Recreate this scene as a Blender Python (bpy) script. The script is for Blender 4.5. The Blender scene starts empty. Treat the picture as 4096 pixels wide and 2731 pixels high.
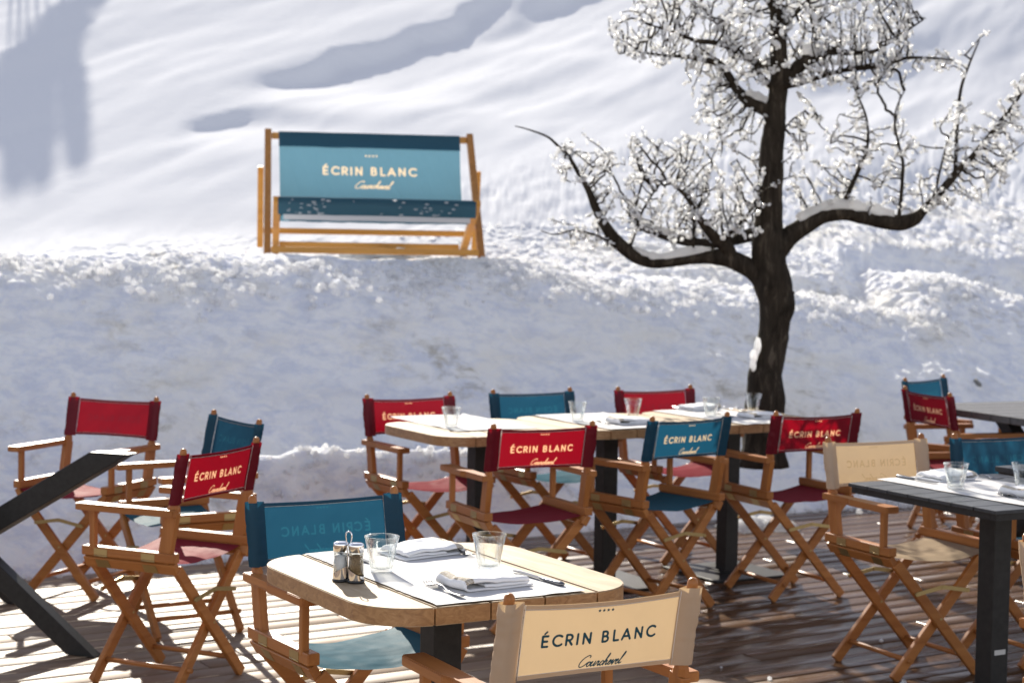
import bpy, bmesh, math, random
import numpy as np
from mathutils import Vector, Matrix
R = math.radians
PI = math.pi
rnd = random.Random(7)
nr = np.random.RandomState(11)
sc = bpy.context.scene
col = sc.collection

# ------------------------------------------------------------------ camera
CAM_H, PITCH, ROLL, FOC = 1.5634, R(3.0456), R(0.9846), 1.74246
cam = bpy.data.cameras.new('camera')
cam_o = bpy.data.objects.new('camera', cam)
col.objects.link(cam_o)
sc.camera = cam_o
_R0 = Vector((1, 0, 0)); _U0 = Vector((0, math.sin(PITCH), math.cos(PITCH)))
_F = Vector((0, math.cos(PITCH), -math.sin(PITCH)))
_r = _R0 * math.cos(ROLL) + _U0 * math.sin(ROLL)
_u = -_R0 * math.sin(ROLL) + _U0 * math.cos(ROLL)
M = Matrix((_r, _u, -_F)).transposed().to_4x4()
M.translation = Vector((0, 0, CAM_H))
cam_o.matrix_world = M
cam.sensor_width = 36
cam.lens = 36 * FOC
cam.clip_start = 0.05
cam.clip_end = 600
cam.dof.use_dof = True
cam.dof.focus_distance = 4.25
cam.dof.aperture_fstop = 6.0

# ------------------------------------------------------------------ world, sun, exposure
SUN_EL, SUN_AZ = R(27.5), R(-15.3)          # azimuth from +Y towards +X
w = bpy.data.worlds.new('World'); sc.world = w; w.use_nodes = True
nt = w.node_tree
bg = nt.nodes['Background']
sky = nt.nodes.new('ShaderNodeTexSky')
sky.sky_type = 'NISHITA'; sky.sun_disc = False
sky.sun_elevation = SUN_EL; sky.sun_rotation = SUN_AZ
sky.altitude = 1800; sky.air_density = 1.0; sky.dust_density = 0.6; sky.ozone_density = 1.0
hs = nt.nodes.new('ShaderNodeHueSaturation'); hs.inputs['Saturation'].default_value = 0.52
tint = nt.nodes.new('ShaderNodeMix'); tint.data_type = 'RGBA'; tint.blend_type = 'MULTIPLY'; tint.inputs[0].default_value = 1.0; tint.inputs[7].default_value = (1.05, 0.985, 0.98, 1)
nt.links.new(sky.outputs[0], hs.inputs['Color']); nt.links.new(hs.outputs[0], tint.inputs[6]); nt.links.new(tint.outputs[2], bg.inputs[0]); bg.inputs[1].default_value = 0.122
SD = Vector((math.sin(SUN_AZ) * math.cos(SUN_EL), math.cos(SUN_AZ) * math.cos(SUN_EL), math.sin(SUN_EL)))
sl = bpy.data.lights.new('sun', 'SUN'); sl.energy = 5.0; sl.angle = R(0.53); sl.color = (1.0, 0.93, 0.81)
so = bpy.data.objects.new('sun', sl); col.objects.link(so)
so.rotation_euler = SD.to_track_quat('Z', 'Y').to_euler()
so.location = (-8, 30, 16)
sc.view_settings.view_transform = 'Standard'; sc.view_settings.look = 'None'
sc.view_settings.exposure = 1.02; sc.view_settings.gamma = 1
sc.cycles.max_bounces = 10; sc.cycles.transmission_bounces = 8; sc.cycles.transparent_max_bounces = 12
sc.cycles.caustics_reflective = False; sc.cycles.caustics_refractive = False
sc.cycles.sample_clamp_indirect = 6

# ------------------------------------------------------------------ pixel <-> world (for surveying depths only)
W0, H0 = 4096, 2731
def ray(u, v):
    du, dv = u - W0 / 2, v - H0 / 2
    f = FOC * W0
    a = du * math.cos(ROLL) + dv * math.sin(ROLL); b = -du * math.sin(ROLL) + dv * math.cos(ROLL)
    return Vector((a, f * math.cos(PITCH) - b * math.sin(PITCH), -f * math.sin(PITCH) - b * math.cos(PITCH))) / f
def at(u, v, y):                      # the point at distance y seen there
    d = ray(u, v); return Vector((0, 0, CAM_H)) + d * (y / d.y)
def onz(u, v, z):
    d = ray(u, v); return Vector((0, 0, CAM_H)) + d * ((z - CAM_H) / d.z)

# ------------------------------------------------------------------ numpy noise
_P = nr.permutation(512); _P = np.concatenate([_P, _P]); _V = nr.rand(1024)
def vnoise(x, y, z=0):
    x = np.asarray(x, float); y = np.asarray(y, float)
    xi = np.floor(x).astype(int); yi = np.floor(y).astype(int)
    fx = x - xi; fy = y - yi
    fx = fx * fx * (3 - 2 * fx); fy = fy * fy * (3 - 2 * fy)
    def h(a, b): return _V[_P[(_P[(a + 37 * z) & 511] + b) & 511]]
    return ((h(xi, yi) * (1 - fx) + h(xi + 1, yi) * fx) * (1 - fy) + (h(xi, yi + 1) * (1 - fx) + h(xi + 1, yi + 1) * fx) * fy) * 2 - 1
def fbm(x, y, o=4, z=0, g=0.5):
    s = 0; a = 1; t = 0
    for i in range(o):
        s = s + a * vnoise(x, y, z + i); t += a; a *= g; x = x * 2.03 + 5.1; y = y * 2.03 + 3.7
    return s / t
def sstep(a, b, x):
    t = np.clip((x - a) / (b - a), 0, 1); return t * t * (3 - 2 * t)

# ------------------------------------------------------------------ object helpers
def link(o, parent=None):
    col.objects.link(o)
    if parent is not None: o.parent = parent
    return o
def tag(o, label=None, cat=None, group=None, kind=None):
    if label: o['label'] = label
    if cat: o['category'] = cat
    if group: o['group'] = group
    if kind: o['kind'] = kind
    return o
def empty(name, loc=(0, 0, 0), rz=0.0):
    o = bpy.data.objects.new(name, None); o.empty_display_size = 0.1
    o.location = loc; o.rotation_euler = (0, 0, rz); link(o); return o
def copy_tree(o, parent=None):
    c = o.copy(); link(c, parent)
    for ch in list(o.children): copy_tree(ch, c)
    return c
def np_mesh(name, V, F, mats, smooth=False, attr=None, midx=None):
    me = bpy.data.meshes.new(name)
    V = np.asarray(V, np.float32)
    me.vertices.add(len(V)); me.vertices.foreach_set('co', V.ravel())
    F = np.asarray(F, np.int32)
    n, k = F.shape
    me.loops.add(n * k); me.loops.foreach_set('vertex_index', F.ravel())
    me.polygons.add(n); me.polygons.foreach_set('loop_start', np.arange(0, n * k, k, dtype=np.int32))
    me.polygons.foreach_set('loop_total', np.full(n, k, np.int32))
    if smooth: me.polygons.foreach_set('use_smooth', np.ones(n, bool))
    if midx is not None: me.polygons.foreach_set('material_index', np.asarray(midx, np.int32))
    me.update(calc_edges=True); me.validate()
    for m in (mats if isinstance(mats, (list, tuple)) else [mats]): me.materials.append(m)
    if attr:
        for k2, a in attr.items():
            at_ = me.attributes.new(k2, 'FLOAT', 'POINT'); at_.data.foreach_set('value', np.asarray(a, np.float32).ravel())
    return me
def grid_faces(nu, nv, flip=False):   # vertices index = i*nv + j
    i, j = np.meshgrid(np.arange(nu - 1), np.arange(nv - 1), indexing='ij')
    a = (i * nv + j).ravel(); b = a + nv; c = b + 1; d = a + 1
    return np.stack([a, d, c, b] if flip else [a, b, c, d], 1)

class MB:
    """collects shapes into ONE mesh"""
    def __init__(s): s.bm = bmesh.new(); s.mi = 0
    def _tr(s, vs, mat):
        if mat is not None: bmesh.ops.transform(s.bm, matrix=mat, verts=vs)
    def box(s, lo, hi, mat=None, bevel=0.0):
        lo = Vector(lo); hi = Vector(hi)
        r = bmesh.ops.create_cube(s.bm, size=1)
        vs = r['verts']
        bmesh.ops.scale(s.bm, vec=hi - lo, verts=vs); bmesh.ops.translate(s.bm, vec=(lo + hi) / 2, verts=vs)
        fs = set(f for v in vs for f in v.link_faces)
        if bevel > 0:
            es = list(set(e for v in vs for e in v.link_edges))
            b = bmesh.ops.bevel(s.bm, geom=es, offset=bevel, segments=2, affect='EDGES', profile=0.5)
            vs = list(set(v for f in b['faces'] for v in f.verts) | set(v for v in vs if v.is_valid))
            fs = set(f for v in vs for f in v.link_faces)
        for f in fs: f.material_index = s.mi
        s._tr(vs, mat); return s
    def bar(s, p, q, wd, th, up=(0, 0, 1), bevel=0.0):
        """box from p to q; wd across 'side', th along 'up-ish'"""
        p = Vector(p); q = Vector(q); d = (q - p); L = d.length; d.normalize()
        u = Vector(up); u = (u - d * u.dot(d)).normalized(); sd = d.cross(u)
        m = Matrix((sd, d, u)).transposed().to_4x4(); m.translation = p
        return s.box((-wd / 2, 0, -th / 2), (wd / 2, L, th / 2), m, bevel)
    def tube(s, pts, rad, n=10, caps=True):
        pts = [Vector(p) for p in pts]; rad = rad if hasattr(rad, '__len__') else [rad] * len(pts)
        rings = []; up = None
        for i, p in enumerate(pts):
            t = (pts[min(i + 1, len(pts) - 1)] - pts[max(i - 1, 0)]).normalized()
            if up is None: up = t.orthogonal().normalized()
            up = (up - t * up.dot(t)).normalized(); b = t.cross(up)
            rings.append([s.bm.verts.new(p + (up * math.cos(a) + b * math.sin(a)) * rad[i]) for a in [2 * PI * k / n for k in range(n)]])
        for i in range(len(rings) - 1):
            for k in range(n):
                f = s.bm.faces.new((rings[i][k], rings[i][(k + 1) % n], rings[i + 1][(k + 1) % n], rings[i + 1][k])); f.smooth = True; f.material_index = s.mi
        if caps:
            for r_, fl in ((rings[0], True), (rings[-1], False)):
                f = s.bm.faces.new(r_[::-1] if fl else r_); f.material_index = s.mi
        return s
    def lathe(s, prof, n=32, fn=None, close=False, off=(0, 0, 0)):
        rings = []
        for r, z in prof:
            rings.append([s.bm.verts.new((off[0] + (r if fn is None else fn(r, z, 2 * PI * k / n)) * math.cos(2 * PI * k / n),
                                          off[1] + (r if fn is None else fn(r, z, 2 * PI * k / n)) * math.sin(2 * PI * k / n), off[2] + z)) for k in range(n)])
        m = len(rings)
        for i in range(m if close else m - 1):
            a = rings[i]; b = rings[(i + 1) % m]
            for k in range(n):
                f = s.bm.faces.new((a[k], a[(k + 1) % n], b[(k + 1) % n], b[k])); f.smooth = True; f.material_index = s.mi
        return s
    def poly(s, pts):
        f = s.bm.faces.new([s.bm.verts.new(p) for p in pts]); f.material_index = s.mi; return s
    def prism(s, out, z0, z1, mat=None, mi_side=None):
        a = [s.bm.verts.new((x, y, z0)) for x, y in out]; b = [s.bm.verts.new((x, y, z1)) for x, y in out]
        n = len(out)
        f = s.bm.faces.new(a[::-1]); f.material_index = s.mi if mi_side is None else mi_side
        f = s.bm.faces.new(b); f.material_index = s.mi
        for k in range(n):
            f = s.bm.faces.new((a[k], a[(k + 1) % n], b[(k + 1) % n], b[k])); f.material_index = s.mi if mi_side is None else mi_side
        s._tr(a + b, mat); return s
    def mesh(s, name, mats):
        bmesh.ops.recalc_face_normals(s.bm, faces=s.bm.faces)
        me = bpy.data.meshes.new(name); s.bm.to_mesh(me); s.bm.free()
        for m in (mats if isinstance(mats, (list, tuple)) else [mats]): me.materials.append(m)
        return me
    def build(s, name, mats, parent=None):
        return link(bpy.data.objects.new(name, s.mesh(name, mats)), parent)

# ------------------------------------------------------------------ materials
def new_mat(name):
    m = bpy.data.materials.new(name); m.use_nodes = True
    t = m.node_tree; p = t.nodes['Principled BSDF']; return m, t, p
def nd(t, typ, **kw):
    n = t.nodes.new(typ)
    for k, v in kw.items(): setattr(n, k, v)
    return n
def setin(n, **kw):
    for k, v in kw.items(): n.inputs[k.replace('_', ' ')].default_value = v
def texco(t, scale=(1, 1, 1), kind='Object', rot=(0, 0, 0)):
    c = nd(t, 'ShaderNodeTexCoord'); m = nd(t, 'ShaderNodeMapping')
    m.inputs['Scale'].default_value = scale; m.inputs['Rotation'].default_value = rot
    t.links.new(c.outputs[kind], m.inputs[0]); return m.outputs[0]
def noise(t, vec, scale, detail=4, rough=0.5, dist=0.0):
    n = nd(t, 'ShaderNodeTexNoise'); n.inputs['Scale'].default_value = scale; n.inputs['Detail'].default_value = detail
    n.inputs['Roughness'].default_value = rough; n.inputs['Distortion'].default_value = dist
    t.links.new(vec, n.inputs['Vector']); return n.outputs['Fac']
def ramp(t, fac, stops):
    r = nd(t, 'ShaderNodeValToRGB'); e = r.color_ramp.elements
    while len(e) > 1: e.remove(e[-1])
    e[0].position = stops[0][0]; e[0].color = (*stops[0][1], 1)
    for p, c in stops[1:]:
        x = e.new(p); x.color = (*c, 1)
    t.links.new(fac, r.inputs[0]); return r.outputs[0]
def mixc(t, fac, a, b, mode='MIX'):
    m = nd(t, 'ShaderNodeMix', data_type='RGBA', blend_type=mode)
    for k, v in ((0, fac), (6, a), (7, b)):
        if hasattr(v, 'is_linked') or isinstance(v, bpy.types.NodeSocket): t.links.new(v, m.inputs[k])
        elif k == 0: m.inputs[0].default_value = v
        else: m.inputs[k].default_value = (*v, 1)
    return m.outputs[2]
def math_(t, op, a, b=None, clamp=False):
    m = nd(t, 'ShaderNodeMath', operation=op, use_clamp=clamp)
    for k, v in ((0, a), (1, b)):
        if v is None: continue
        if isinstance(v, bpy.types.NodeSocket): t.links.new(v, m.inputs[k])
        else: m.inputs[k].default_value = v
    return m.outputs[0]
def bump(t, p, h, strength=0.3, dist=0.01):
    b = nd(t, 'ShaderNodeBump'); b.inputs['Strength'].default_value = strength; b.inputs['Distance'].default_value = dist
    t.links.new(h, b.inputs['Height']); t.links.new(b.outputs[0], p.inputs['Normal']); return b.outputs[0]

def mat_plain(name, c, rough=0.5, metal=0.0, spec=0.5):
    m, t, p = new_mat(name); setin(p, Base_Color=(*c, 1), Roughness=rough, Metallic=metal); p.inputs['Specular IOR Level'].default_value = spec
    return m
def mat_wood(name, dark, light, grain_dir, rough=0.42, scale=1.0, coat=0.0, randomise=0.25):
    """varnished wood; grain stretched along grain_dir ('x','y','z')"""
    m, t, p = new_mat(name)
    s = {'x': (1.5, 26, 26), 'y': (26, 1.5, 26), 'z': (26, 26, 1.5)}[grain_dir]
    v = texco(t, tuple(k * scale for k in s))
    oi = nd(t, 'ShaderNodeObjectInfo')
    ad = nd(t, 'ShaderNodeVectorMath', operation='ADD'); t.links.new(v, ad.inputs[0]); t.links.new(oi.outputs['Random'], ad.inputs[1]); 
    sc_ = nd(t, 'ShaderNodeVectorMath', operation='SCALE'); sc_.inputs['Scale'].default_value = 1.0
    t.links.new(ad.outputs[0], sc_.inputs[0]); v = sc_.outputs[0]
    n1 = noise(t, v, 1.0, 6, 0.6, 0.6); n2 = noise(t, v, 4.0, 3, 0.6)
    c1 = ramp(t, n1, [(0.3, dark), (0.7, light)])
    f = math_(t, 'MULTIPLY', oi.outputs['Random'], randomise)
    c2 = mixc(t, f, c1, tuple(k * 0.55 for k in dark))
    c3 = mixc(t, math_(t, 'MULTIPLY', n2, 0.25), c2, tuple(k * 0.7 for k in dark))
    t.links.new(c3, p.inputs['Base Color']); p.inputs['Roughness'].default_value = rough; p.inputs['Specular IOR Level'].default_value = 0.25
    p.inputs['Coat Weight'].default_value = coat; p.inputs['Coat Roughness'].default_value = 0.25
    bump(t, p, n2, 0.15, 0.002)
    return m

def mat_cloth(name, c, tr, ink=None, ghost=None, ink_tr=None, sheen=0.3, weave=900, gain=0.5):
    """thin woven canvas: light passes through; 'sdf' attribute carries the print (rear face = ink, front face = bleed-through)"""
    m, t, p = new_mat(name)
    out = t.nodes['Material Output']
    v = texco(t)
    n = noise(t, v, 14, 4, 0.6)
    wv = noise(t, v, weave, 2, 0.5)
    base = mixc(t, math_(t, 'MULTIPLY', n, 0.35), c, tuple(k * 0.72 for k in c))
    trc = mixc(t, math_(t, 'MULTIPLY', n, 0.3), tr, tuple(k * 0.72 for k in tr))
    if ink is not None:
        a = nd(t, 'ShaderNodeAttribute', attribute_name='sdf')
        g = nd(t, 'ShaderNodeNewGeometry')
        mr = nd(t, 'ShaderNodeMapRange'); mr.inputs['From Min'].default_value = 0.00025; mr.inputs['From Max'].default_value = -0.00025
        t.links.new(a.outputs['Fac'], mr.inputs['Value']); mask = mr.outputs[0]
        rear = g.outputs['Backfacing']
        fr = math_(t, 'MULTIPLY', mask, rear)
        ff = math_(t, 'MULTIPLY', mask, math_(t, 'SUBTRACT', 1.0, rear))
        base = mixc(t, fr, base, ink); base = mixc(t, math_(t, 'MULTIPLY', ff, 1.0), base, ghost[0])
        trc = mixc(t, fr, trc, ink_tr); trc = mixc(t, ff, trc, ghost[1])
    d = nd(t, 'ShaderNodeBsdfDiffuse'); t.links.new(base, d.inputs[0])
    s = nd(t, 'ShaderNodeBsdfSheen'); s.inputs['Roughness'].default_value = 0.4; s.inputs[0].default_value = (1, 1, 1, 1)
    l = nd(t, 'ShaderNodeBsdfTranslucent'); t.links.new(trc, l.inputs[0])
    b = nd(t, 'ShaderNodeBump'); b.inputs['Strength'].default_value = 0.25; b.inputs['Distance'].default_value = 0.0008
    t.links.new(wv, b.inputs['Height'])
    for q in (d, l, s): t.links.new(b.outputs[0], q.inputs['Normal'])
    ms = nd(t, 'ShaderNodeMixShader'); ms.inputs[0].default_value = sheen
    t.links.new(d.outputs[0], ms.inputs[1]); t.links.new(s.outputs[0], ms.inputs[2])
    mx = nd(t, 'ShaderNodeMixShader'); mx.inputs[0].default_value = gain
    t.links.new(ms.outputs[0], mx.inputs[1]); t.links.new(l.outputs[0], mx.inputs[2])
    gz = nd(t, 'ShaderNodeBsdfGlossy'); gz.inputs['Roughness'].default_value = 0.5; gz.inputs[0].default_value = (1, 0.98, 0.96, 1); t.links.new(b.outputs[0], gz.inputs['Normal'])
    m3 = nd(t, 'ShaderNodeMixShader'); m3.inputs[0].default_value = 0.014
    t.links.new(mx.outputs[0], m3.inputs[1]); t.links.new(gz.outputs[0], m3.inputs[2])
    t.links.new(m3.outputs[0], out.inputs['Surface'])
    return m

BEIGE_INK = (0.75, 0.55, 0.36)
CL = {
    'red': mat_cloth('red_canvas', (0.21, 0.009, 0.024), (0.19, 0.0008, 0.006), BEIGE_INK, ((0.21, 0.016, 0.03), (0.12, 0.004, 0.009)), (0.7, 0.36, 0.19), 0.03),
    'blue': mat_cloth('blue_canvas', (0.016, 0.09, 0.15), (0.006, 0.055, 0.10), BEIGE_INK, ((0.022, 0.105, 0.155), (0.01, 0.09, 0.14)), (0.42, 0.33, 0.2), 0.03),
    'beige': mat_cloth('beige_canvas', (0.84, 0.63, 0.44), (0.27, 0.19, 0.095), (0.008, 0.035, 0.05), ((0.30, 0.22, 0.145), (0.30, 0.205, 0.105)), (0.003, 0.016, 0.024), 0.02),
}
CLS = {'red': mat_cloth('red_sunlit_seat', (0.34, 0.03, 0.048), (0.2, 0.002, 0.01), sheen=0.05),  # seat cloth: colours raised to paint in the sun on the seats
       'blue': mat_cloth('blue_sunlit_seat', (0.04, 0.165, 0.235), (0.01, 0.06, 0.1), sheen=0.05),
       'beige': mat_cloth('beige_sunlit_seat', (0.60, 0.46, 0.31), (0.4, 0.27, 0.14), sheen=0.05)}
WOOD = {k: mat_wood('teak_' + k, (0.31, 0.108, 0.028), (0.49, 0.205, 0.06), k, 0.4, 1.0, 0.04, 0.3) for k in 'xyz'}
BRASS = mat_plain('aged_brass', (0.42, 0.31, 0.14), 0.42, 0.9)
STEEL = mat_plain('steel', (0.17, 0.17, 0.18), 0.22, 1.0)
CHROME = mat_plain('chrome', (0.75, 0.75, 0.76), 0.06, 1.0)
THREAD = mat_plain('stitch_thread', (0.62, 0.58, 0.52), 0.8)
BLACKPL = mat_plain('black_plastic', (0.012, 0.012, 0.013), 0.35)
def mat_metal_paint(name, c, rough=0.4):
    m, t, p = new_mat(name); v = texco(t)
    n = noise(t, v, 40, 3, 0.6)
    t.links.new(ramp(t, n, [(0.3, tuple(k * 0.8 for k in c)), (0.75, tuple(k * 1.35 for k in c))]), p.inputs['Base Color'])
    p.inputs['Roughness'].default_value = rough; p.inputs['Metallic'].default_value = 0.0; p.inputs['Specular IOR Level'].default_value = 0.22
    bump(t, p, noise(t, v, 700, 2), 0.12, 0.0006); return m
DARK = mat_metal_paint('dark_painted_steel', (0.022, 0.021, 0.02), 0.42)
DARKSLAT = mat_metal_paint('dark_slat_aluminium', (0.045, 0.047, 0.05), 0.36)

def mat_glass():
    m, t, p = new_mat('clear_glass'); out = t.nodes['Material Output']
    g = nd(t, 'ShaderNodeBsdfGlass'); g.inputs['IOR'].default_value = 1.45; g.inputs['Roughness'].default_value = 0.0
    g.inputs['Color'].default_value = (0.97, 0.99, 0.985, 1)
    tr = nd(t, 'ShaderNodeBsdfTransparent'); tr.inputs[0].default_value = (0.97, 0.98, 0.975, 1)
    mx = nd(t, 'ShaderNodeMixShader'); lw = nd(t, 'ShaderNodeLayerWeight'); lw.inputs[0].default_value = 0.42
    t.links.new(math_(t, 'MULTIPLY', lw.outputs['Facing'], 1.0, True), mx.inputs[0])
    t.links.new(tr.outputs[0], mx.inputs[1]); t.links.new(g.outputs[0], mx.inputs[2])
    t.links.new(mx.outputs[0], out.inputs['Surface']); return m
GLASS = mat_glass()

def mat_snow(name, dirt_shade=True, lumps=1.0, bump_s=0.5, c=(0.84, 0.845, 0.855), glow=0.0):
    m, t, p = new_mat(name); v = texco(t)
    n1 = noise(t, v, 1.4, 6, 0.62); n2 = noise(t, v, 9, 5, 0.65)
    if dirt_shade:
        zone = ramp(t, noise(t, texco(t, (1.0, 1.0, 1.3)), 0.9, 3, 0.5, 0.3), [(0.49, (0, 0, 0)), (0.62, (1, 1, 1))])
        spot = ramp(t, noise(t, texco(t, (1, 1, 1.6)), 5.5, 6, 0.72, 0.4), [(0.50, (0, 0, 0)), (0.72, (1, 1, 1))])
        f = mixc(t, 1.0, zone, spot, 'MULTIPLY')
        sep = nd(t, 'ShaderNodeSeparateColor'); t.links.new(f, sep.inputs[0])
        mo = ramp(t, noise(t, texco(t, (1, 1.0, 2.2), rot=(0, 0, 0.6)), 5.0, 7, 0.72, 0.5), [(0.40, (0, 0, 0)), (0.56, (1, 1, 1))]); m2 = nd(t, 'ShaderNodeSeparateColor'); t.links.new(mo, m2.inputs[0])
        c = mixc(t, m2.outputs[0], (0.74, 0.76, 0.82), (0.93, 0.92, 0.90))  # bluish and pale mottle paints shade and light of the snow's lumps
        cr = ramp(t, noise(t, texco(t, (0.8, 0.8, 1.6)), 1.1, 5, 0.6, 0.4), [(0.48, (0, 0, 0)), (0.66, (1, 1, 1))]); m4 = nd(t, 'ShaderNodeSeparateColor'); t.links.new(cr, m4.inputs[0])
        c = mixc(t, math_(t, 'MULTIPLY', m4.outputs[0], 0.85), c, (0.90, 0.86, 0.77))
        base = mixc(t, math_(t, 'MULTIPLY', sep.outputs[0], 0.9), c, (0.38, 0.34, 0.25))
        sp2 = ramp(t, noise(t, v, 26, 3, 0.6), [(0.70, (0, 0, 0)), (0.76, (1, 1, 1))])
        s2 = nd(t, 'ShaderNodeSeparateColor'); t.links.new(sp2, s2.inputs[0])
        base = mixc(t, math_(t, 'MULTIPLY', s2.outputs[0], 0.18), base, (0.25, 0.21, 0.15))
        t.links.new(base, p.inputs['Base Color'])
    else: p.inputs['Base Color'].default_value = (*c, 1)
    p.inputs['Roughness'].default_value = 0.75
    p.inputs['Specular IOR Level'].default_value = 0.0
    if dirt_shade:
        p.inputs['Subsurface Weight'].default_value = 0.7; p.inputs['Subsurface Radius'].default_value = (1.0, 1.0, 1.1); p.inputs['Subsurface Scale'].default_value = 0.04
    h = math_(t, 'ADD', math_(t, 'MULTIPLY', noise(t, v, 22 * lumps, 6, 0.7), 1.0), math_(t, 'MULTIPLY', noise(t, v, 120, 3, 0.6), 0.25))
    bn = bump(t, p, h, bump_s, 0.03)
    if glow > 0:                      # loose lumps let the sun through a little
        tl = nd(t, 'ShaderNodeBsdfTranslucent'); tl.inputs[0].default_value = (0.9, 0.9, 0.9, 1)
        ms = nd(t, 'ShaderNodeMixShader'); ms.inputs[0].default_value = glow; o_ = t.nodes['Material Output']
        t.links.new(p.outputs[0], ms.inputs[1]); t.links.new(tl.outputs[0], ms.inputs[2]); t.links.new(ms.outputs[0], o_.inputs['Surface'])
    return m
SNOW_BANK = mat_snow('packed_snow', True, 1.0, 0.9)
SNOW_SLOPE = mat_snow('fresh_snow', False, 0.35, 0.12, (0.72, 0.725, 0.74))
SNOW_CAP = mat_snow('snow_cap', False, 2.0, 0.2, (0.94, 0.94, 0.94), 0.72)

# ------------------------------------------------------------------ terrain of snow
E_A = R(32.3)
P0 = np.array([-1.93, 8.34]); EX = np.array([math.cos(E_A), math.sin(E_A)]); EN = np.array([-math.sin(E_A), math.cos(E_A)])
TT = [-12, 0.2, 1, 2, 4.1, 4.7, 6.1, 7.05, 7.3, 7.6, 8.2, 8.8, 9.5, 14]
HC = [1.4, 1.40, 1.38, 1.355, 1.36, 1.25, 1.15, 1.05, 1.15, 1.30, 1.30, 1.06, 0.84, 0.8]
def smax(a, b, k):
    h = np.clip(0.5 + 0.5 * (a - b) / k, 0, 1); return b * (1 - h) + a * h + k * h * (1 - h)
def terrain(x, y, detail=True):
    dx = x - P0[0]; dy = y - P0[1]
    t = dx * EX[0] + dy * EX[1]; s = dx * EN[0] + dy * EN[1]
    s = s + 0.10 * fbm(t * 0.9, t * 0 + 1.7, 3, 3) + 0.03 * vnoise(t * 5, t * 0, 9)
    hc = np.interp(t, TT, HC)
    hc = hc + 0.05 * fbm(t * 1.3, t * 0, 4, 12)
    sc_ = hc * 1.85
    wq = s / sc_
    w0, w1 = 0.74, 1.16
    qd = np.clip(wq, w0, w1); aa = 1.12
    face = hc * np.where(wq < w0, aa * np.maximum(wq, -0.3), aa * w0 + aa * (qd - w0) - (aa / (2 * (w1 - w0))) * (qd - w0) ** 2)
    hc = hc * (aa * w0 + aa * (w1 - w0) / 2)
    plat = np.interp(t, [0, 1.2, 2, 4, 5, 7, 9, 14], [1.3, 1.3, 1.47, 1.5, 1.6, 1.62, 1.45, 1.2])
    back = hc + (plat - hc) * sstep(0, 2.6, s - sc_ * w1)
    b = np.where(wq < w1, face, back)
    # low berm at the foot of the bank, right behind the deck edge
    bw = sstep(0.55, 0.95, t) * (1 - sstep(2.5, 3.0, t))
    b = b + bw * (0.20 + 0.05 * fbm(t * 3, s * 0, 3, 5)) * np.exp(-((s - 0.34) / 0.17) ** 2)
    # steeper lower cuts right of the tree (overhanging old snow)
    cut = sstep(4.6, 5.4, t) * (1 - sstep(8.6, 9.2, t))
    b = b + cut * 0.055 * np.exp(-((s - 0.95 - 0.2 * vnoise(t * 0.9, t * 0, 21)) / 0.28) ** 2)
    cut2 = sstep(2.8, 3.4, t) * (1 - sstep(4.6, 5.2, t))
    b = b + cut2 * 0.06 * np.exp(-((s - 1.0 + 0.25 * np.sin(t * 2.2)) / 0.3) ** 2) - cut2 * 0.06 * np.exp(-((s - 0.55) / 0.2) ** 2)
    # hillside
    sf = sc_ * w1 + np.interp(t, [0, 4, 5, 14], [0.9, 1.0, 0.5, 0.5])
    pl = 1.38 + 0.05 * (x + 1) + 0.35 * (y - 14.3) - 0.9 * np.maximum(0, sf - s) - 0.15 * np.maximum(0, t - 5.0) * np.exp(-np.maximum(0, s - sc_) / 7)
    r_ = x * 0.866 - y * 0.5; q_ = x * 0.5 + y * 0.866     # across / along the wind ridges
    sw = 0.15 * fbm(r_ * 0.32 + 3.3, q_ * 0.085, 4, 30, 0.45) + 0.034 * fbm(r_ * 1.4, q_ * 0.24, 4, 40) + 0.007 * fbm(r_ * 4.5, q_ * 0.6, 3, 42)
    def scarp(cx, cy, D, La, Lb, wd=0.8, rec=6.0, ph=0.0):
        rr = r_ - (cx * 0.866 - cy * 0.5) - 0.45 * fbm(q_ * 0.5 + ph, q_ * 0, 3, 50) - 0.18 * np.abs(np.sin(q_ * 2.1 + ph)); qq = q_ - (cx * 0.5 + cy * 0.866)
        win = sstep(-La, La * 0.9, qq) * (1 - sstep(Lb * 0.5, Lb, qq))
        return -D * win * sstep(0, wd, rr) * (1 - sstep(wd, wd + rec, rr))
    sw = sw + scarp(-3.05, 20.9, 0.17, 1.0, 7.0, 0.3, 5.0) + scarp(-3.5, 18.6, 0.10, 0.7, 1.2, 0.3, 2.0, 4.0) \
            + scarp(-0.4, 24.5, 0.16, 2.0, 4.0, 0.5, 5.0, 8.0) + scarp(3.2, 21, 0.10, 2.0, 5.0, 0.6, 5.0, 12.0)
    far = sstep(14.5, 19, y)
    pl = pl + sw * (0.25 + 0.75 * far)
    z = smax(b, pl, 0.25)
    if detail:
        hill = sstep(-0.1, 0.25, pl - b)
        near = np.exp(-((s - sc_) / 0.55) ** 2) + sstep(4.0, 5.2, t) * sstep(-0.2, 0.3, s - sc_) * (1 - sstep(3.0, 5.0, s - sc_)) * 1.0
        near = np.clip(near, 0, 1) * (1 - 0.85 * hill * (1 - sstep(5, 5.6, t)))
        ch = np.abs(fbm(t * 5.0, s * 5.0, 5, 60, 0.6))
        z = z + near * (0.030 * (0.5 - ch) * 2 + 0.012 * fbm(t * 16, s * 16, 3, 70))
        fc = (1 - hill) * sstep(-0.1, 0.2, s)
        tr_, sr_ = t * 0.8 + s * 0.6, -t * 0.6 + s * 0.8
        z = z + fc * (0.030 * fbm(tr_ * 1.5, sr_ * 4.5, 5, 80, 0.6) + 0.016 * np.abs(fbm(tr_ * 6, sr_ * 9, 3, 85)) + 0.008 * fbm(t * 22, s * 22, 3, 90))
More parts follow.
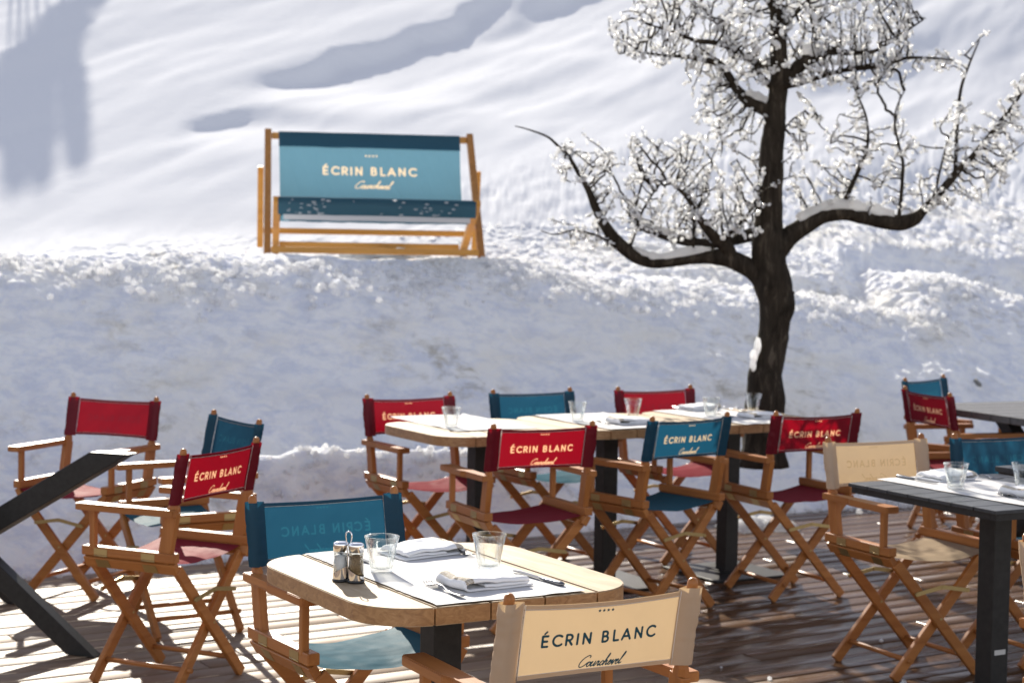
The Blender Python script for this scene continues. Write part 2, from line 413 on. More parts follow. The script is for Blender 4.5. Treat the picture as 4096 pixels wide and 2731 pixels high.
        z = z + 0.02 * bw * np.clip(0.3 - np.abs(s - 0.34), 0, 1) * 4 * np.abs(fbm(t * 11, s * 11, 3, 95))
        z = z + hill * 0.012 * fbm(r_ * 3.5, q_ * 1.0, 3, 97)
    return z, t, s
def tz(x, y):
    z, _, _ = terrain(np.array([x]), np.array([y])); return float(z[0])

def build_snow():
    az = np.concatenate([np.linspace(-62, -17.5, 70)[:-1], np.linspace(-17.5, 17.5, 760), np.linspace(17.5, 62, 70)[1:]])
    rr = np.concatenate([np.linspace(6.0, 8.2, 12)[:-1], np.linspace(8.2, 15.2, 500), 15.2 * (130 / 15.2) ** np.linspace(0, 1, 260)[1:]])
    A, Rr = np.meshgrid(np.radians(az), rr, indexing='ij')
    X = Rr * np.sin(A); Y = Rr * np.cos(A)
    Z, T, S = terrain(X, Y)
    Z = np.where(S < -0.05, np.minimum(Z, -0.06), Z)
    V = np.stack([X, Y, Z], -1).reshape(-1, 3)
    F = grid_faces(len(az), len(rr), False)
    dx, dy = V[:, 0] - P0[0], V[:, 1] - P0[1]
    t = dx * EX[0] + dy * EX[1]; s = dx * EN[0] + dy * EN[1]
    lim = np.interp(t, TT, HC) * 1.85 + np.interp(t, [0, 4, 5.5, 14], [0.35, 0.5, 2.2, 2.4])
    isb = (s < lim)[F].mean(1) > 0.5
    for name, mask, mat in (('snow_bank', isb, SNOW_BANK), ('snow_slope', ~isb, SNOW_SLOPE)):
        f = F[mask]; used = np.unique(f); re = np.zeros(len(V), int); re[used] = np.arange(len(used))
        me = np_mesh(name, V[used], re[f], mat, True)
        tag(link(bpy.data.objects.new(name, me)), kind='structure')
build_snow()

# ground beyond the deck, out of the picture, so the light comes back from snow all round
m = MB(); m.mi = 0
m.poly([(-150, -60, -0.35), (150, -60, -0.35), (150, 12, -0.35), (-150, 12, -0.35)])
tag(m.build('snowy_ground', SNOW_SLOPE), kind='structure')

def build_clumps():
    """loose lumps of thrown snow along the crest, the berm and the deck edge"""
    ico = bmesh.new(); bmesh.ops.create_icosphere(ico, subdivisions=2, radius=1)
    iv = np.array([v.co[:] for v in ico.verts]); fi = np.array([[v.index for v in f.verts] for f in ico.faces]); ico.free()
    Vs = []; Fs = []; n = 0
    def put(t, s, r, sink=0.35):
        nonlocal n
        r = min(r, 0.021 + 0.004 * math.sin(t * 9))
        x = P0[0] + t * EX[0] + s * EN[0]; y = P0[1] + t * EX[1] + s * EN[1]
        z = tz(x, y) if s > 0.02 else 0.0
        a = nr.rand(3) * 6.28; sc3 = r * (0.7 + 0.6 * nr.rand(3))
        d = 1 + 0.34 * vnoise(iv[:, 0] * 2.4 + a[0] * 5, iv[:, 1] * 2.4 + iv[:, 2] * 1.9 + a[1] * 5, 3)[:, None]
        v = iv * d * sc3; c, s_ = math.cos(a[2]), math.sin(a[2])
        v = np.stack([v[:, 0] * c - v[:, 1] * s_, v[:, 0] * s_ + v[:, 1] * c, v[:, 2]], 1) + np.array([x, y, z + r * (1 - 2 * sink)])
        Vs.append(v); Fs.append(fi + n); n += len(v)
    def crest(t): return float(np.interp(t, TT, HC)) * 1.85
    for _ in range(1700):
        t = nr.uniform(-0.6, 10); s = crest(t) + nr.normal(-0.22 + 0.1 * math.sin(t * 4), 0.16)
        put(t, s, abs(nr.normal(0.008, 0.013)) + 0.006)
    for _ in range(900):                                   # chunk field right of the tree
        t = nr.uniform(4.2, 10.5); s = crest(t) + nr.uniform(-0.3, 2.6)
        put(t, s, abs(nr.normal(0.014, 0.016)) + 0.008)
    for _ in range(120):
        t = nr.uniform(2.0, 4.6); s = crest(t) + nr.normal(-0.35, 0.12)
        put(t, s, abs(nr.normal(0.014, 0.01)) + 0.01)
    for _ in range(260):
        t = nr.uniform(0.7, 2.9); s = 0.3 + nr.normal(0, 0.09); put(t, s, abs(nr.normal(0.008, 0.008)) + 0.005)
    for _ in range(320):                                   # crumbs at the deck edge
        t = nr.uniform(-1.5, 6.5); s = nr.normal(0.0, 0.045); put(t, s, abs(nr.normal(0.006, 0.006)) + 0.003, 0.2)
    for _ in range(40):
        t = nr.uniform(4.5, 6.0); s = nr.uniform(-0.25, 0.1); put(t, s, abs(nr.normal(0.02, 0.015)) + 0.01, 0.15)
    for k in range(46):
        t = nr.uniform(-1.5, 6); s = nr.uniform(-3.6, -0.1); put(t, s, abs(nr.normal(0.004, 0.004)) + 0.003, 0.25)
    me = np_mesh('snow_clumps', np.concatenate(Vs), np.concatenate(Fs), SNOW_CAP, True)
    tag(link(bpy.data.objects.new('snow_clumps', me)), kind='stuff')
build_clumps()

# ------------------------------------------------------------------ deck of wet boards
def mat_deck():
    m, t, p = new_mat('wet_deck_boards')
    v = texco(t, (0.5, 8, 4)); vo = texco(t)
    a = nd(t, 'ShaderNodeAttribute', attribute_name='board')
    ad = nd(t, 'ShaderNodeVectorMath', operation='ADD'); cmb = nd(t, 'ShaderNodeCombineXYZ')
    t.links.new(math_(t, 'MULTIPLY', a.outputs['Fac'], 40.0), cmb.inputs[0]); t.links.new(v, ad.inputs[0]); t.links.new(cmb.outputs[0], ad.inputs[1])
    g = noise(t, ad.outputs[0], 2.2, 7, 0.62, 0.8)
    dry = ramp(t, g, [(0.25, (0.17, 0.112, 0.07)), (0.5, (0.215, 0.15, 0.098)), (0.75, (0.26, 0.19, 0.13))])
    dry = mixc(t, math_(t, 'MULTIPLY', a.outputs['Fac'], 0.3), dry, (0.2, 0.13, 0.085))
    wet = mixc(t, 1.0, dry, (0.44, 0.345, 0.275), 'MULTIPLY')
    wn = noise(t, texco(t, (0.55, 1.5, 1)), 1.15, 5, 0.6, 0.5)
    # boards to the right are wetter, their colour also darkened for the shade there
    sx = nd(t, 'ShaderNodeSeparateXYZ'); t.links.new(vo, sx.inputs[0])
    bias = nd(t, 'ShaderNodeMapRange'); bias.inputs['From Min'].default_value = 0.8; bias.inputs['From Max'].default_value = 2.6
    bias.inputs['To Min'].default_value = 0.0; bias.inputs['To Max'].default_value = 0.5; t.links.new(sx.outputs[0], bias.inputs['Value'])
    wf0 = math_(t, 'ADD', wn, bias.outputs[0])
    wf = nd(t, 'ShaderNodeMapRange'); wf.inputs['From Min'].default_value = 0.55; wf.inputs['From Max'].default_value = 0.68; t.links.new(wf0, wf.inputs['Value'])
    c = mixc(t, wf.outputs[0], dry, wet)
    t.links.new(c, p.inputs['Base Color'])
    rg = nd(t, 'ShaderNodeMapRange'); rg.inputs['To Min'].default_value = 0.55; rg.inputs['To Max'].default_value = 0.24; t.links.new(wf.outputs[0], rg.inputs['Value'])
    t.links.new(rg.outputs[0], p.inputs['Roughness']); p.inputs['Specular IOR Level'].default_value = 0.18
    bump(t, p, math_(t, 'ADD', g, math_(t, 'MULTIPLY', noise(t, vo, 60, 3), 0.3)), 0.14, 0.004)
    return m
DECK = mat_deck()
def build_deck():
    V = []; F = []; A = []
    pw, gap = 0.125, 0.008
    i = 0
    y = -0.02
    q = random.Random(3)
    while y > -15:
        x = -13 + q.uniform(-3, 0)
        while x < 15:
            L = q.uniform(2.6, 4.2); x1 = x + L - 0.004
            b = q.random() ; z = q.uniform(-0.0012, 0.0012)
            n = len(V); y0, y1 = y - pw + gap, y
            c = 0.004
            for (xx0, xx1, yy0, yy1, zz) in ((x, x1, y0, y1, -0.028), (x, x1, y0, y1, z - c), (x + c, x1 - c, y0 + c, y1 - c, z)):
                V += [(xx0, yy0, zz), (xx1, yy0, zz), (xx1, yy1, zz), (xx0, yy1, zz)]
            A += [b] * 12
            for k in (0, 4):
                for j in range(4): F.append((n + k + j, n + k + (j + 1) % 4, n + k + 4 + (j + 1) % 4, n + k + 4 + j))
            F.append((n + 8, n + 9, n + 10, n + 11))
            x = x1 + 0.004
        y -= pw
    me = np_mesh('deck', V, F, DECK, False, {'board': A})
    o = link(bpy.data.objects.new('deck', me)); o.location = (P0[0], P0[1], 0); o.rotation_euler = (0, 0, E_A)
    tag(o, kind='structure')
    m = MB(); m.poly([(-13, -15, -0.05), (15, -15, -0.05), (15, 0.3, -0.05), (-13, 0.3, -0.05)])
    o2 = m.build('ground', mat_plain('dark_ground', (0.03, 0.024, 0.02), 0.8)); o2.location = o.location; o2.rotation_euler = o.rotation_euler
    tag(o2, kind='structure')
build_deck()

# ------------------------------------------------------------------ the print on the canvases, as a distance field
def seg_d(P, a, b):
    a = np.array(a); b = np.array(b); d = b - a
    h = np.clip(((P - a) @ d) / max(d @ d, 1e-12), 0, 1)
    return np.linalg.norm(P - a - h[..., None] * d, axis=-1)
def polyl(P, pts):
    D = np.full(P.shape[:-1], 9.0)
    for a, b in zip(pts[:-1], pts[1:]): D = np.minimum(D, seg_d(P, a, b))
    return D
def arc(cx, cy, rx, ry, a0, a1, n=14):
    return [(cx + rx * math.cos(R(a0 + (a1 - a0) * k / n)), cy + ry * math.sin(R(a0 + (a1 - a0) * k / n))) for k in range(n + 1)]
def letter(ch):
    if ch == 'E': return [[(0, 0), (0, 1)], [(0, 1), (.5, 1)], [(0, .5), (.44, .5)], [(0, 0), (.5, 0)]]
    if ch == 'C': return [arc(.5, .5, .5, .5, 48, 312, 20)]
    if ch == 'R': return [[(0, 0), (0, 1), (.28, 1)] + arc(.28, .73, .27, .27, 90, -90) + [(0, .46)], [(.25, .46), (.56, 0)]]
    if ch == 'I': return [[(0, 0), (0, 1)]]
    if ch == 'N': return [[(0, 0), (0, 1), (.66, 0), (.66, 1)]]
    if ch == 'B': return [[(0, 0), (0, 1), (.25, 1)] + arc(.25, .76, .24, .24, 90, -90) + [(0, .52)], [(.25, .52)] + arc(.28, .26, .27, .26, 90, -90) + [(0, 0)]]
    if ch == 'L': return [[(0, 1), (0, 0), (.46, 0)]]
    if ch == 'A': return [[(0, 0), (.42, 1), (.84, 0)], [(.16, .3), (.68, .3)]]
def catmull(p, n=5):
    o = []
    q = [p[0]] + list(p) + [p[-1]]
    for i in range(1, len(q) - 2):
        a, b, c, d = [np.array(k, float) for k in q[i - 1:i + 3]]
        for k in range(n):
            t = k / n; o.append(tuple(0.5 * ((2 * b) + (-a + c) * t + (2 * a - 5 * b + 4 * c - d) * t * t + (-a + 3 * b - 3 * c + d) * t ** 3)))
    o.append(tuple(p[-1])); return o
SCRIPT = [
    [(.80, .86), (.78, 1.03), (.55, 1.08), (.22, .82), (.06, .42), (.14, .08), (.38, 0), (.62, .12), (.80, .34), (.95, .45)],
    [(1.08, .43), (.93, .36), (.88, .12), (1.0, 0), (1.15, .12), (1.14, .36), (1.05, .44), (1.18, .36), (1.34, .45), (1.28, .12), (1.37, 0), (1.53, .14), (1.63, .45), (1.59, .1), (1.68, .02),
     (1.80, .25), (1.86, .46), (1.88, .38), (2.02, .42), (1.98, .12), (2.06, 0), (2.16, .12), (2.26, .34)],
    [(2.44, .36), (2.36, .45), (2.22, .3), (2.22, .08), (2.34, 0), (2.48, .14), (2.68, .6), (2.76, 1.0), (2.70, 1.1), (2.63, .75), (2.58, 0)],
    [(2.59, .2), (2.74, .44), (2.83, .36), (2.80, .08), (2.88, 0), (3.0, .12), (3.14, .26), (3.22, .38), (3.14, .46), (3.04, .3), (3.06, .06), (3.18, 0), (3.30, .14), (3.42, .45), (3.46, .06), (3.52, 0), (3.66, .42),
     (3.74, .40), (3.84, .24), (3.98, .36), (3.90, .46), (3.80, .3), (3.82, .06), (3.94, 0), (4.08, .16), (4.28, .65), (4.36, 1.02), (4.29, 1.12), (4.20, .7), (4.17, .1), (4.26, 0), (4.40, .12)],
]
def star_d(P, c, r):
    pts = [(c[0] + (r if k % 2 == 0 else r * 0.42) * math.sin(PI * k / 5), c[1] + (r if k % 2 == 0 else r * 0.42) * math.cos(PI * k / 5)) for k in range(10)]
    D = polyl(P, pts + [pts[0]])
    ins = np.zeros(P.shape[:-1], bool)
    for i in range(10):
        x0, y0 = pts[i]; x1, y1 = pts[(i + 1) % 10]
        cnd = ((y0 > P[..., 1]) != (y1 > P[..., 1])) & (P[..., 0] < (x1 - x0) * (P[..., 1] - y0) / (y1 - y0 + 1e-12) + x0)
        ins ^= cnd
    return np.where(ins, -D, D)
def print_sdf(X, Y, Wp, Hp):
    """X right, Y up from panel centre, for a panel Wp x Hp (readable orientation)"""
    D = np.full(X.shape, 0.05)
    P = np.stack([X, Y], -1)
    k = Wp / 0.376
    cap = 0.024 * k
    x0 = -0.140 * k; y0 = Hp * (0.5 - 0.575)
    sel = (Y > y0 - 0.3 * cap) & (Y < y0 + 1.5 * cap)
    Q = P[sel]; d = np.full(len(Q), 0.05)
    for ch, xs in (('E', 0.05), ('C', 1.08), ('R', 2.37), ('I', 3.45), ('N', 4.06), ('B', 5.98), ('L', 7.15), ('A', 8.02), ('N', 9.42), ('C', 10.66)):
        for st in letter(ch): d = np.minimum(d, polyl(Q, [(x0 + (xs + a) * cap, y0 + b * cap) for a, b in st]) - 0.112 * cap)
    d = np.minimum(d, polyl(Q, [(x0 + .22 * cap, y0 + 1.22 * cap), (x0 + .42 * cap, y0 + 1.42 * cap)]) - 0.09 * cap)
    D[sel] = np.minimum(D[sel], d)
    s = 0.0240 * k; y1 = Hp * (0.5 - 0.915); x1 = -0.050 * k
    sel = (Y > y1 - 0.3 * s) & (Y < y1 + 1.4 * s) & (X > x1 - s) & (X < x1 + 6 * s)
    Q = P[sel]; d = np.full(len(Q), 0.05)
    for st in SCRIPT: d = np.minimum(d, polyl(Q, [(x1 + (a + 0.5 * b) * s, y1 + b * s) for a, b in catmull(st, 4)]) - 0.055 * s)
    D[sel] = np.minimum(D[sel], d)
    for i in range(4):
        c = ((0.003 + (i - 1.5) * 0.0105) * k, Hp * (0.5 - 0.12)); r = 0.0050 * k
        sel = (abs(X - c[0]) < 2 * r) & (abs(Y - c[1]) < 2 * r)
        D[sel] = np.minimum(D[sel], star_d(P[sel], c, r))
    return D

# ------------------------------------------------------------------ director's chair
HW, PT_Y, PS_Y, H_TOP, Z_ARM, Z_RAIL = 0.223, -0.246, -0.175, 0.858, 0.648, 0.494
def post_y(z): return PS_Y + (PT_Y - PS_Y) * (z - Z_RAIL) / (H_TOP - Z_RAIL)
CZ0, CZ1 = 0.668, 0.834          # canvas bottom / top
SEAM = 0.188

def back_canvas_mesh(seed, flipped=False):
    q = np.random.RandomState(seed)
    # panel between the seams, a single sheet carrying the print
    st = 0.0015
    xs = np.arange(-SEAM, SEAM + st / 2, st); zs = np.arange(CZ0, CZ1 + st / 2, st)
    X, Z = np.meshgrid(xs, zs, indexing='ij')
    def wrinkle(X, Z):
        return 0.004 * fbm(X * 7 + seed * 3.1, Z * 9 + X * 5, 3, seed) + 0.0045 * np.sin(np.clip((Z - CZ0) / (CZ1 - CZ0), 0, 1) * PI) * fbm(X * 3 + seed, Z * 2, 2, seed + 5)
    def sag(X): return -0.006 * (1 - (X / HW) ** 2) * (0.6 + 0.8 * (seed % 3) / 2)
    Y = PS_Y + (PT_Y - PS_Y) * (Z - Z_RAIL) / (H_TOP - Z_RAIL) - 0.004 + wrinkle(X, Z) + 0.012 * (1 - (X / HW) ** 2) * -1
    Zw = Z + sag(X) * np.clip((Z - CZ0) / (CZ1 - CZ0), 0, 1) + 0.004 * (1 - (X / HW) ** 2) * (1 - np.clip((Z - CZ0) / (CZ1 - CZ0), 0, 1))
    tx = -X if flipped else X
    sdf = print_sdf(tx, Z - (CZ0 + CZ1) / 2, 2 * SEAM, CZ1 - CZ0)
    V = [np.stack([X, Y, Zw], -1).reshape(-1, 3)]; A = [sdf.ravel()]
    # face normal +y (towards the sitter) is the plain side
    F = [grid_faces(len(xs), len(zs), not flipped)]; n = V[0].shape[0]
    far = 0.05
    def yy(x, z): return PS_Y + (PT_Y - PS_Y) * (z - Z_RAIL) / (H_TOP - Z_RAIL) - 0.004 + wrinkle(x, z) - 0.012 * (1 - (x / HW) ** 2)
    def zz(x, z): return z + sag(x) * np.clip((z - CZ0) / (CZ1 - CZ0), 0, 1) + 0.004 * (1 - (x / HW) ** 2) * (1 - np.clip((z - CZ0) / (CZ1 - CZ0), 0, 1))
    # hems: a second layer 1 mm in front along top and bottom
    sgn = -1 if flipped else 1
    for z0, z1 in ((CZ1 - 0.011, CZ1 + 0.0005), (CZ0 - 0.0005, CZ0 + 0.011)):
        xs2 = np.linspace(-SEAM, SEAM, 60); zs2 = np.linspace(z0, z1, 4)
        X2, Z2 = np.meshgrid(xs2, zs2, indexing='ij')
        V2 = np.stack([X2, yy(X2, Z2) + 0.0014, zz(X2, Z2)], -1).reshape(-1, 3)
        V.append(V2); A.append(np.full(len(V2), far)); F.append(grid_faces(60, 4, not flipped) + n); n += len(V2)
    # sleeves round the posts: flattened tubes, creased
    for sg in (-1, 1):
        na, nz = 26, 34
        zs3 = np.linspace(CZ0 - 0.004, CZ1 + 0.004, nz); an = np.linspace(0, 2 * PI, na)
        AA, ZZ = np.meshgrid(an, zs3, indexing='ij')
        cr = 0.0028 * fbm(ZZ * 38 + seed * 7 + sg, np.cos(AA) * 1.3 + seed, 3, seed + 9) + 0.0016 * fbm(ZZ * 95 + seed * 3, np.sin(AA) * 1.5 + sg, 2, seed + 2)
        cr = cr * np.clip(np.minimum(ZZ - CZ0, CZ1 - ZZ) * 60, 0, 1)
        rx, ry = 0.0205, 0.0195
        x0 = HW + 0.002
        xx = x0 + (rx + cr) * np.cos(AA); yv = (ry + cr) * np.sin(AA)
        # the inner side stretches to the seam
        inner = np.clip(-np.cos(AA), 0, 1) ** 1.5
        xx = xx * (1 - inner) + (SEAM - 0.0005) * inner; yv = yv * (1 - inner ** 0.7) - 0.002 * inner
        yb = PS_Y + (PT_Y - PS_Y) * (ZZ - Z_RAIL) / (H_TOP - Z_RAIL)
        V3 = np.stack([sg * xx, yb + yv - 0.001, ZZ], -1).reshape(-1, 3)
        V.append(V3); A.append(np.full(len(V3), far)); F.append(grid_faces(na, nz, sg < 0) + n); n += len(V3)
    V = np.concatenate(V)
    me = np_mesh('back_canvas', V, np.concatenate(F), CL['red'], True, {'sdf': np.concatenate(A)})
    # stitching
    sb = MB()
    for sg in (-1, 1):
        pts = [(sg * (SEAM + 0.001), float(yy(np.array(SEAM), np.array(z))) + 0.0026, z) for z in np.linspace(CZ0 + 0.002, CZ1 - 0.002, 8)]
        sb.tube(pts, 0.0008, 5)
        sb.tube([(p[0], p[1] - 0.0065, p[2]) for p in pts], 0.0008, 5)
    for z in (CZ1 - 0.010, CZ0 + 0.010):
        pts = [(x, float(yy(np.array(x), np.array(z))) + 0.0022, float(zz(np.array(x), np.array(z)))) for x in np.linspace(-SEAM, SEAM, 16)]
        sb.tube(pts, 0.0006, 4)
        sb.tube([(p[0], p[1] - 0.003, p[2]) for p in pts], 0.0006, 4)
    return me, sb.mesh('stitching', THREAD)

def seat_mesh(seed):
    n1, n2 = 60, 44
    x = np.linspace(-0.213, 0.213, n1); y = np.linspace(-0.185, 0.165, n2)
    X, Y = np.meshgrid(x, y, indexing='ij')
    ex = 1 - (X / 0.213) ** 2
    yc = (Y + 0.01) / 0.175
    Z = 0.461 - 0.020 * ex * (0.8 + 0.35 * np.abs(yc)) + ex ** 0.5 * (0.006 * fbm(X * 6 + seed, Y * 8, 3, seed) + 0.0035 * fbm(X * 4 + Y * 16, Y * 5 - X * 9, 3, seed + 3))
    Z = Z - ex ** 0.5 * 0.012 * np.clip(np.abs(yc) - 0.75, 0, 1) * (1 + vnoise(X * 9, Y * 0, seed))
    F = grid_faces(n1, n2)
    return np_mesh('seat_canvas', np.stack([X, Y, Z], -1).reshape(-1, 3), F, CL['red'], True, {'sdf': np.full(n1 * n2, 0.05)})

BACKS = [back_canvas_mesh(s) for s in (1, 2, 4)] + [back_canvas_mesh(5, True)]
SEATS = [seat_mesh(s) for s in (1, 5, 9)]

def make_chair():
    root = empty('directors_chair')
    for sg in (-1, 1):
        # back post: flat slat below, round dowel above the shoulder
        m = MB(); ys = lambda z: post_y(z)
        d = Vector((0, PT_Y - PS_Y, H_TOP - Z_RAIL)).normalized()
        m.bar((sg * HW, ys(0.462), 0.462), (sg * HW, ys(0.640), 0.640), 0.025, 0.050, (0, 1, 0), 0.003)
        V = []
        for z, wy, wx in ((0.638, 0.050, 0.025), (0.655, 0.044, 0.024), (0.668, 0.028, 0.022), (0.680, 0.025, 0.0225)):
            V.append([m.bm.verts.new((sg * HW + wx / 2 * math.cos(a) * (1.15 if z < 0.66 else 1.05), ys(z) + wy / 2 * math.sin(a) * (1.15 if z < 0.66 else 1.05), z)) for a in [PI / 8 + k * PI / 4 for k in range(8)]])
        for a, b in zip(V[:-1], V[1:]):
            for k in range(8): m.bm.faces.new((a[k], a[(k + 1) % 8], b[(k + 1) % 8], b[k]))
        pr = [(0.68, 0.0118), (0.75, 0.012), (0.846, 0.012), (0.852, 0.0108), (0.857, 0.007), (0.8585, 0.0)]
        m.tube([(sg * HW, ys(z), z) for z, _ in pr], [max(r_, 0.0005) for _, r_ in pr], 14)
        m.build('back_post', WOOD['z'], root)
        # armrest: board with a notch behind its front pad
        m = MB()
        out = [(-0.024, -0.226), (0.018, -0.226), (0.018, -0.060), (0.030, -0.035), (0.030, 0.172), (0.024, 0.180), (-0.026, 0.180), (-0.030, 0.174), (-0.030, -0.02), (-0.024, -0.05)]
        m.prism([(sg * (HW + 0.018 + a), b) for a, b in out], 0.624, 0.648)
        bmesh.ops.bevel(m.bm, geom=list(m.bm.edges), offset=0.0025, segments=2, affect='EDGES')
        m.build('armrest', WOOD['y'], root)
        m = MB(); m.box((sg * (HW + .012) - 0.011, 0.112, 0.485), (sg * (HW + .012) + 0.011, 0.134, 0.632), None, 0.003)
        m.build('arm_support', WOOD['z'], root)
        m = MB(); m.box((sg * (HW + 0.004) - 0.018, -0.222, 0.464), (sg * (HW + 0.004) + 0.018, 0.168, 0.497), None, 0.004)
        m.build('seat_rail', WOOD['y'], root)
        # lower rail, tilted inwards
        c = Vector((sg * (HW - 0.004), 0, 0.444)); tl = Matrix.Translation(c) @ Matrix.Rotation(sg * R(32), 4, 'Y')
        m = MB(); m.box((-0.013, -0.218, -0.021), (0.013, 0.165, 0.021), tl, 0.003)
        m.build('lower_rail', WOOD['y'], root)
        for yh in (-0.115, 0.085):
            m = MB()
            m.box((sg * (HW + 0.022) - 0.001, yh - 0.028, 0.470), (sg * (HW + 0.022) + 0.0012, yh + 0.028, 0.491))
            t2 = Matrix.Translation(c) @ Matrix.Rotation(sg * R(32), 4, 'Y')
            m.box((sg * 0.0135 - 0.001, yh - 0.028, -0.017), (sg * 0.0135 + 0.001, yh + 0.028, 0.017), t2)
            m.tube([(sg * (HW + 0.021), yh - 0.028, 0.466), (sg * (HW + 0.021), yh + 0.028, 0.466)], 0.003, 8)
            m.build('hinge', BRASS, root)
    # crossed legs, front pair and rear pair
    for yp in (0.150, -0.200):
        for sg, dy in ((-1, 0.011), (1, -0.011)):
            y = yp + dy
            p = Vector((sg * 0.186, y, 0.004)); q = Vector((-sg * 0.207, y, 0.437))
            m = MB(); m.bar(p, q, 0.021, 0.040, (0, 0, 1), 0.004)
            m.build('leg', WOOD['x'], root)
        m = MB()
        for sx_, z in ((-1, 0.333), (1, 0.333)):
            m.bar((sx_ * 0.122, yp - 0.026 * (1 if yp < 0 else -1), z - 0.012), (0, yp - 0.026 * (1 if yp < 0 else -1), z + 0.008), 0.003, 0.015, (0, 0, 1))
        for xx in (-0.118, 0, 0.118):
            m.tube([(xx, yp - 0.030 * (1 if yp < 0 else -1), 0.333 + (0.006 if xx == 0 else -0.012)), (xx, yp - 0.020 * (1 if yp < 0 else -1), 0.333 + (0.006 if xx == 0 else -0.012))], 0.007, 8)
        m.build('brace', BRASS, root)
        m = MB(); m.tube([(0, yp - 0.0235, 0.221), (0, yp + 0.0235, 0.221)], 0.005, 8); m.build('bolt', BRASS, root)
    for sg in (-1, 1):
        m = MB(); x = sg * 0.124; m.tube([(x, 0.165, 0.072), (x, -0.215, 0.072)], 0.0095, 10)
        m.build('stretcher', WOOD['y'], root)
    return root

chairs = [  # x, y, angle, colour, flipped print, label
    (-1.895, 7.872, 158.4, 'red', 0, 'red canvas chair farthest left, facing the camera, behind the dark metal frame'),
    (-1.328, 7.140, 123.1, 'blue', 0, 'blue canvas chair turned sideways, half hidden behind a red chair at left'),
    (-1.234, 6.328, 64.9, 'red', 0, 'red canvas chair at front left with its printed back to the camera'),
    (-0.397, 4.851, 212.0, 'blue', 0, 'blue canvas chair drawn up to the near wooden table, behind the salt and pepper'),
    (0.086, 3.914, 28.0, 'beige', 0, 'beige canvas chair nearest the camera, printed back in front of the near table'),
    (-0.360, 8.256, 211.0, 'red', 1, 'red canvas chair with readable print behind the left end of the table row'),
    (0.226, 8.665, 210.1, 'blue', 0, 'blue canvas chair on the snow side of the table row, facing the camera'),
    (0.858, 8.977, 208.8, 'red', 0, 'red canvas chair on the snow side of the row, left of the trunk'),
    (0.027, 7.378, 25.9, 'red', 0, 'red canvas chair, printed back to the camera, at the row\'s left table'),
    (0.619, 7.814, 38.6, 'blue', 0, 'blue canvas chair with its printed back to the camera, between two red ones'),
    (1.257, 8.157, 27.1, 'red', 0, 'red canvas chair with printed back at the right end of the wooden table row'),
    (1.520, 6.656, 206.2, 'beige', 0, 'beige canvas chair facing the camera at the corner of the black slatted table'),
    (2.397, 9.342, 287.8, 'red', 0, 'dull red canvas chair with sun spots on its back, far right by the snow'),
    (2.564, 10.107, 228.3, 'blue', 0, 'dark blue canvas chair behind the sun spotted red chair at far right'),
    (2.054, 6.871, 204.9, 'blue', 0, 'blue canvas chair behind the black slatted table, cut by the right edge'),
    (1.625, 4.382, 207.0, 'beige', 0, 'beige canvas chair of which only a post and creased sleeve show at right edge'),
]
proto = make_chair()
roots = [proto] + [copy_tree(proto) for _ in chairs[1:]]
for i, (x, y, a, c, fl, lab) in enumerate(chairs):
    o = roots[i]
    o.location = (x, y, 0.002); o.rotation_euler = (0, 0, R(a))
    tag(o, lab, 'chair', "folding directors' chairs on the deck")
    bm_, sm_ = BACKS[3] if fl else BACKS[i % 3]
    b = link(bpy.data.objects.new('back_canvas', bm_), o)
    b.material_slots[0].link = 'OBJECT'; b.material_slots[0].material = CL[c]
    link(bpy.data.objects.new('stitching', sm_), b)
    s = link(bpy.data.objects.new('seat_canvas', SEATS[i % 3]), o)
    s.material_slots[0].link = 'OBJECT'; s.material_slots[0].material = CLS[c]

# ------------------------------------------------------------------ tables
def mat_tabletop():
    m, t, p = new_mat('weathered_teak_top'); v = texco(t, (9, 1.0, 9))
    n = noise(t, v, 3.0, 7, 0.62, 1.0); n2 = noise(t, texco(t), 6, 5, 0.7, 0.5)
    c = ramp(t, n, [(0.25, (0.25, 0.165, 0.085)), (0.55, (0.40, 0.295, 0.18)), (0.8, (0.50, 0.40, 0.27))])
    st = ramp(t, n2, [(0.55, (0, 0, 0)), (0.68, (1, 1, 1))]); sp = nd(t, 'ShaderNodeSeparateColor'); t.links.new(st, sp.inputs[0])
    c = mixc(t, math_(t, 'MULTIPLY', sp.outputs[0], 0.35), c, (0.27, 0.19, 0.11))
    t.links.new(c, p.inputs['Base Color']); p.inputs['Roughness'].default_value = 0.65; p.inputs['Specular IOR Level'].default_value = 0.25
    bump(t, p, n, 0.2, 0.002); return m
def mat_tableside():
    m, t, p = new_mat('teak_end_grain'); v = texco(t, (14, 14, 30))
    n = noise(t, v, 2.0, 6, 0.65, 1.5)
    c = ramp(t, n, [(0.25, (0.20, 0.095, 0.035)), (0.5, (0.34, 0.18, 0.07)), (0.75, (0.46, 0.27, 0.12))])
    t.links.new(c, p.inputs['Base Color']); p.inputs['Roughness'].default_value = 0.45
    bump(t, p, n, 0.2, 0.002); return m
TOPM, SIDEM = mat_tabletop(), mat_tableside()
ZT = 0.761
def rr_y(x, w, d, r):
    e = abs(x) - (w / 2 - r)
    return d / 2 if e <= 0 else d / 2 - r + math.sqrt(max(r * r - e * e, 0))
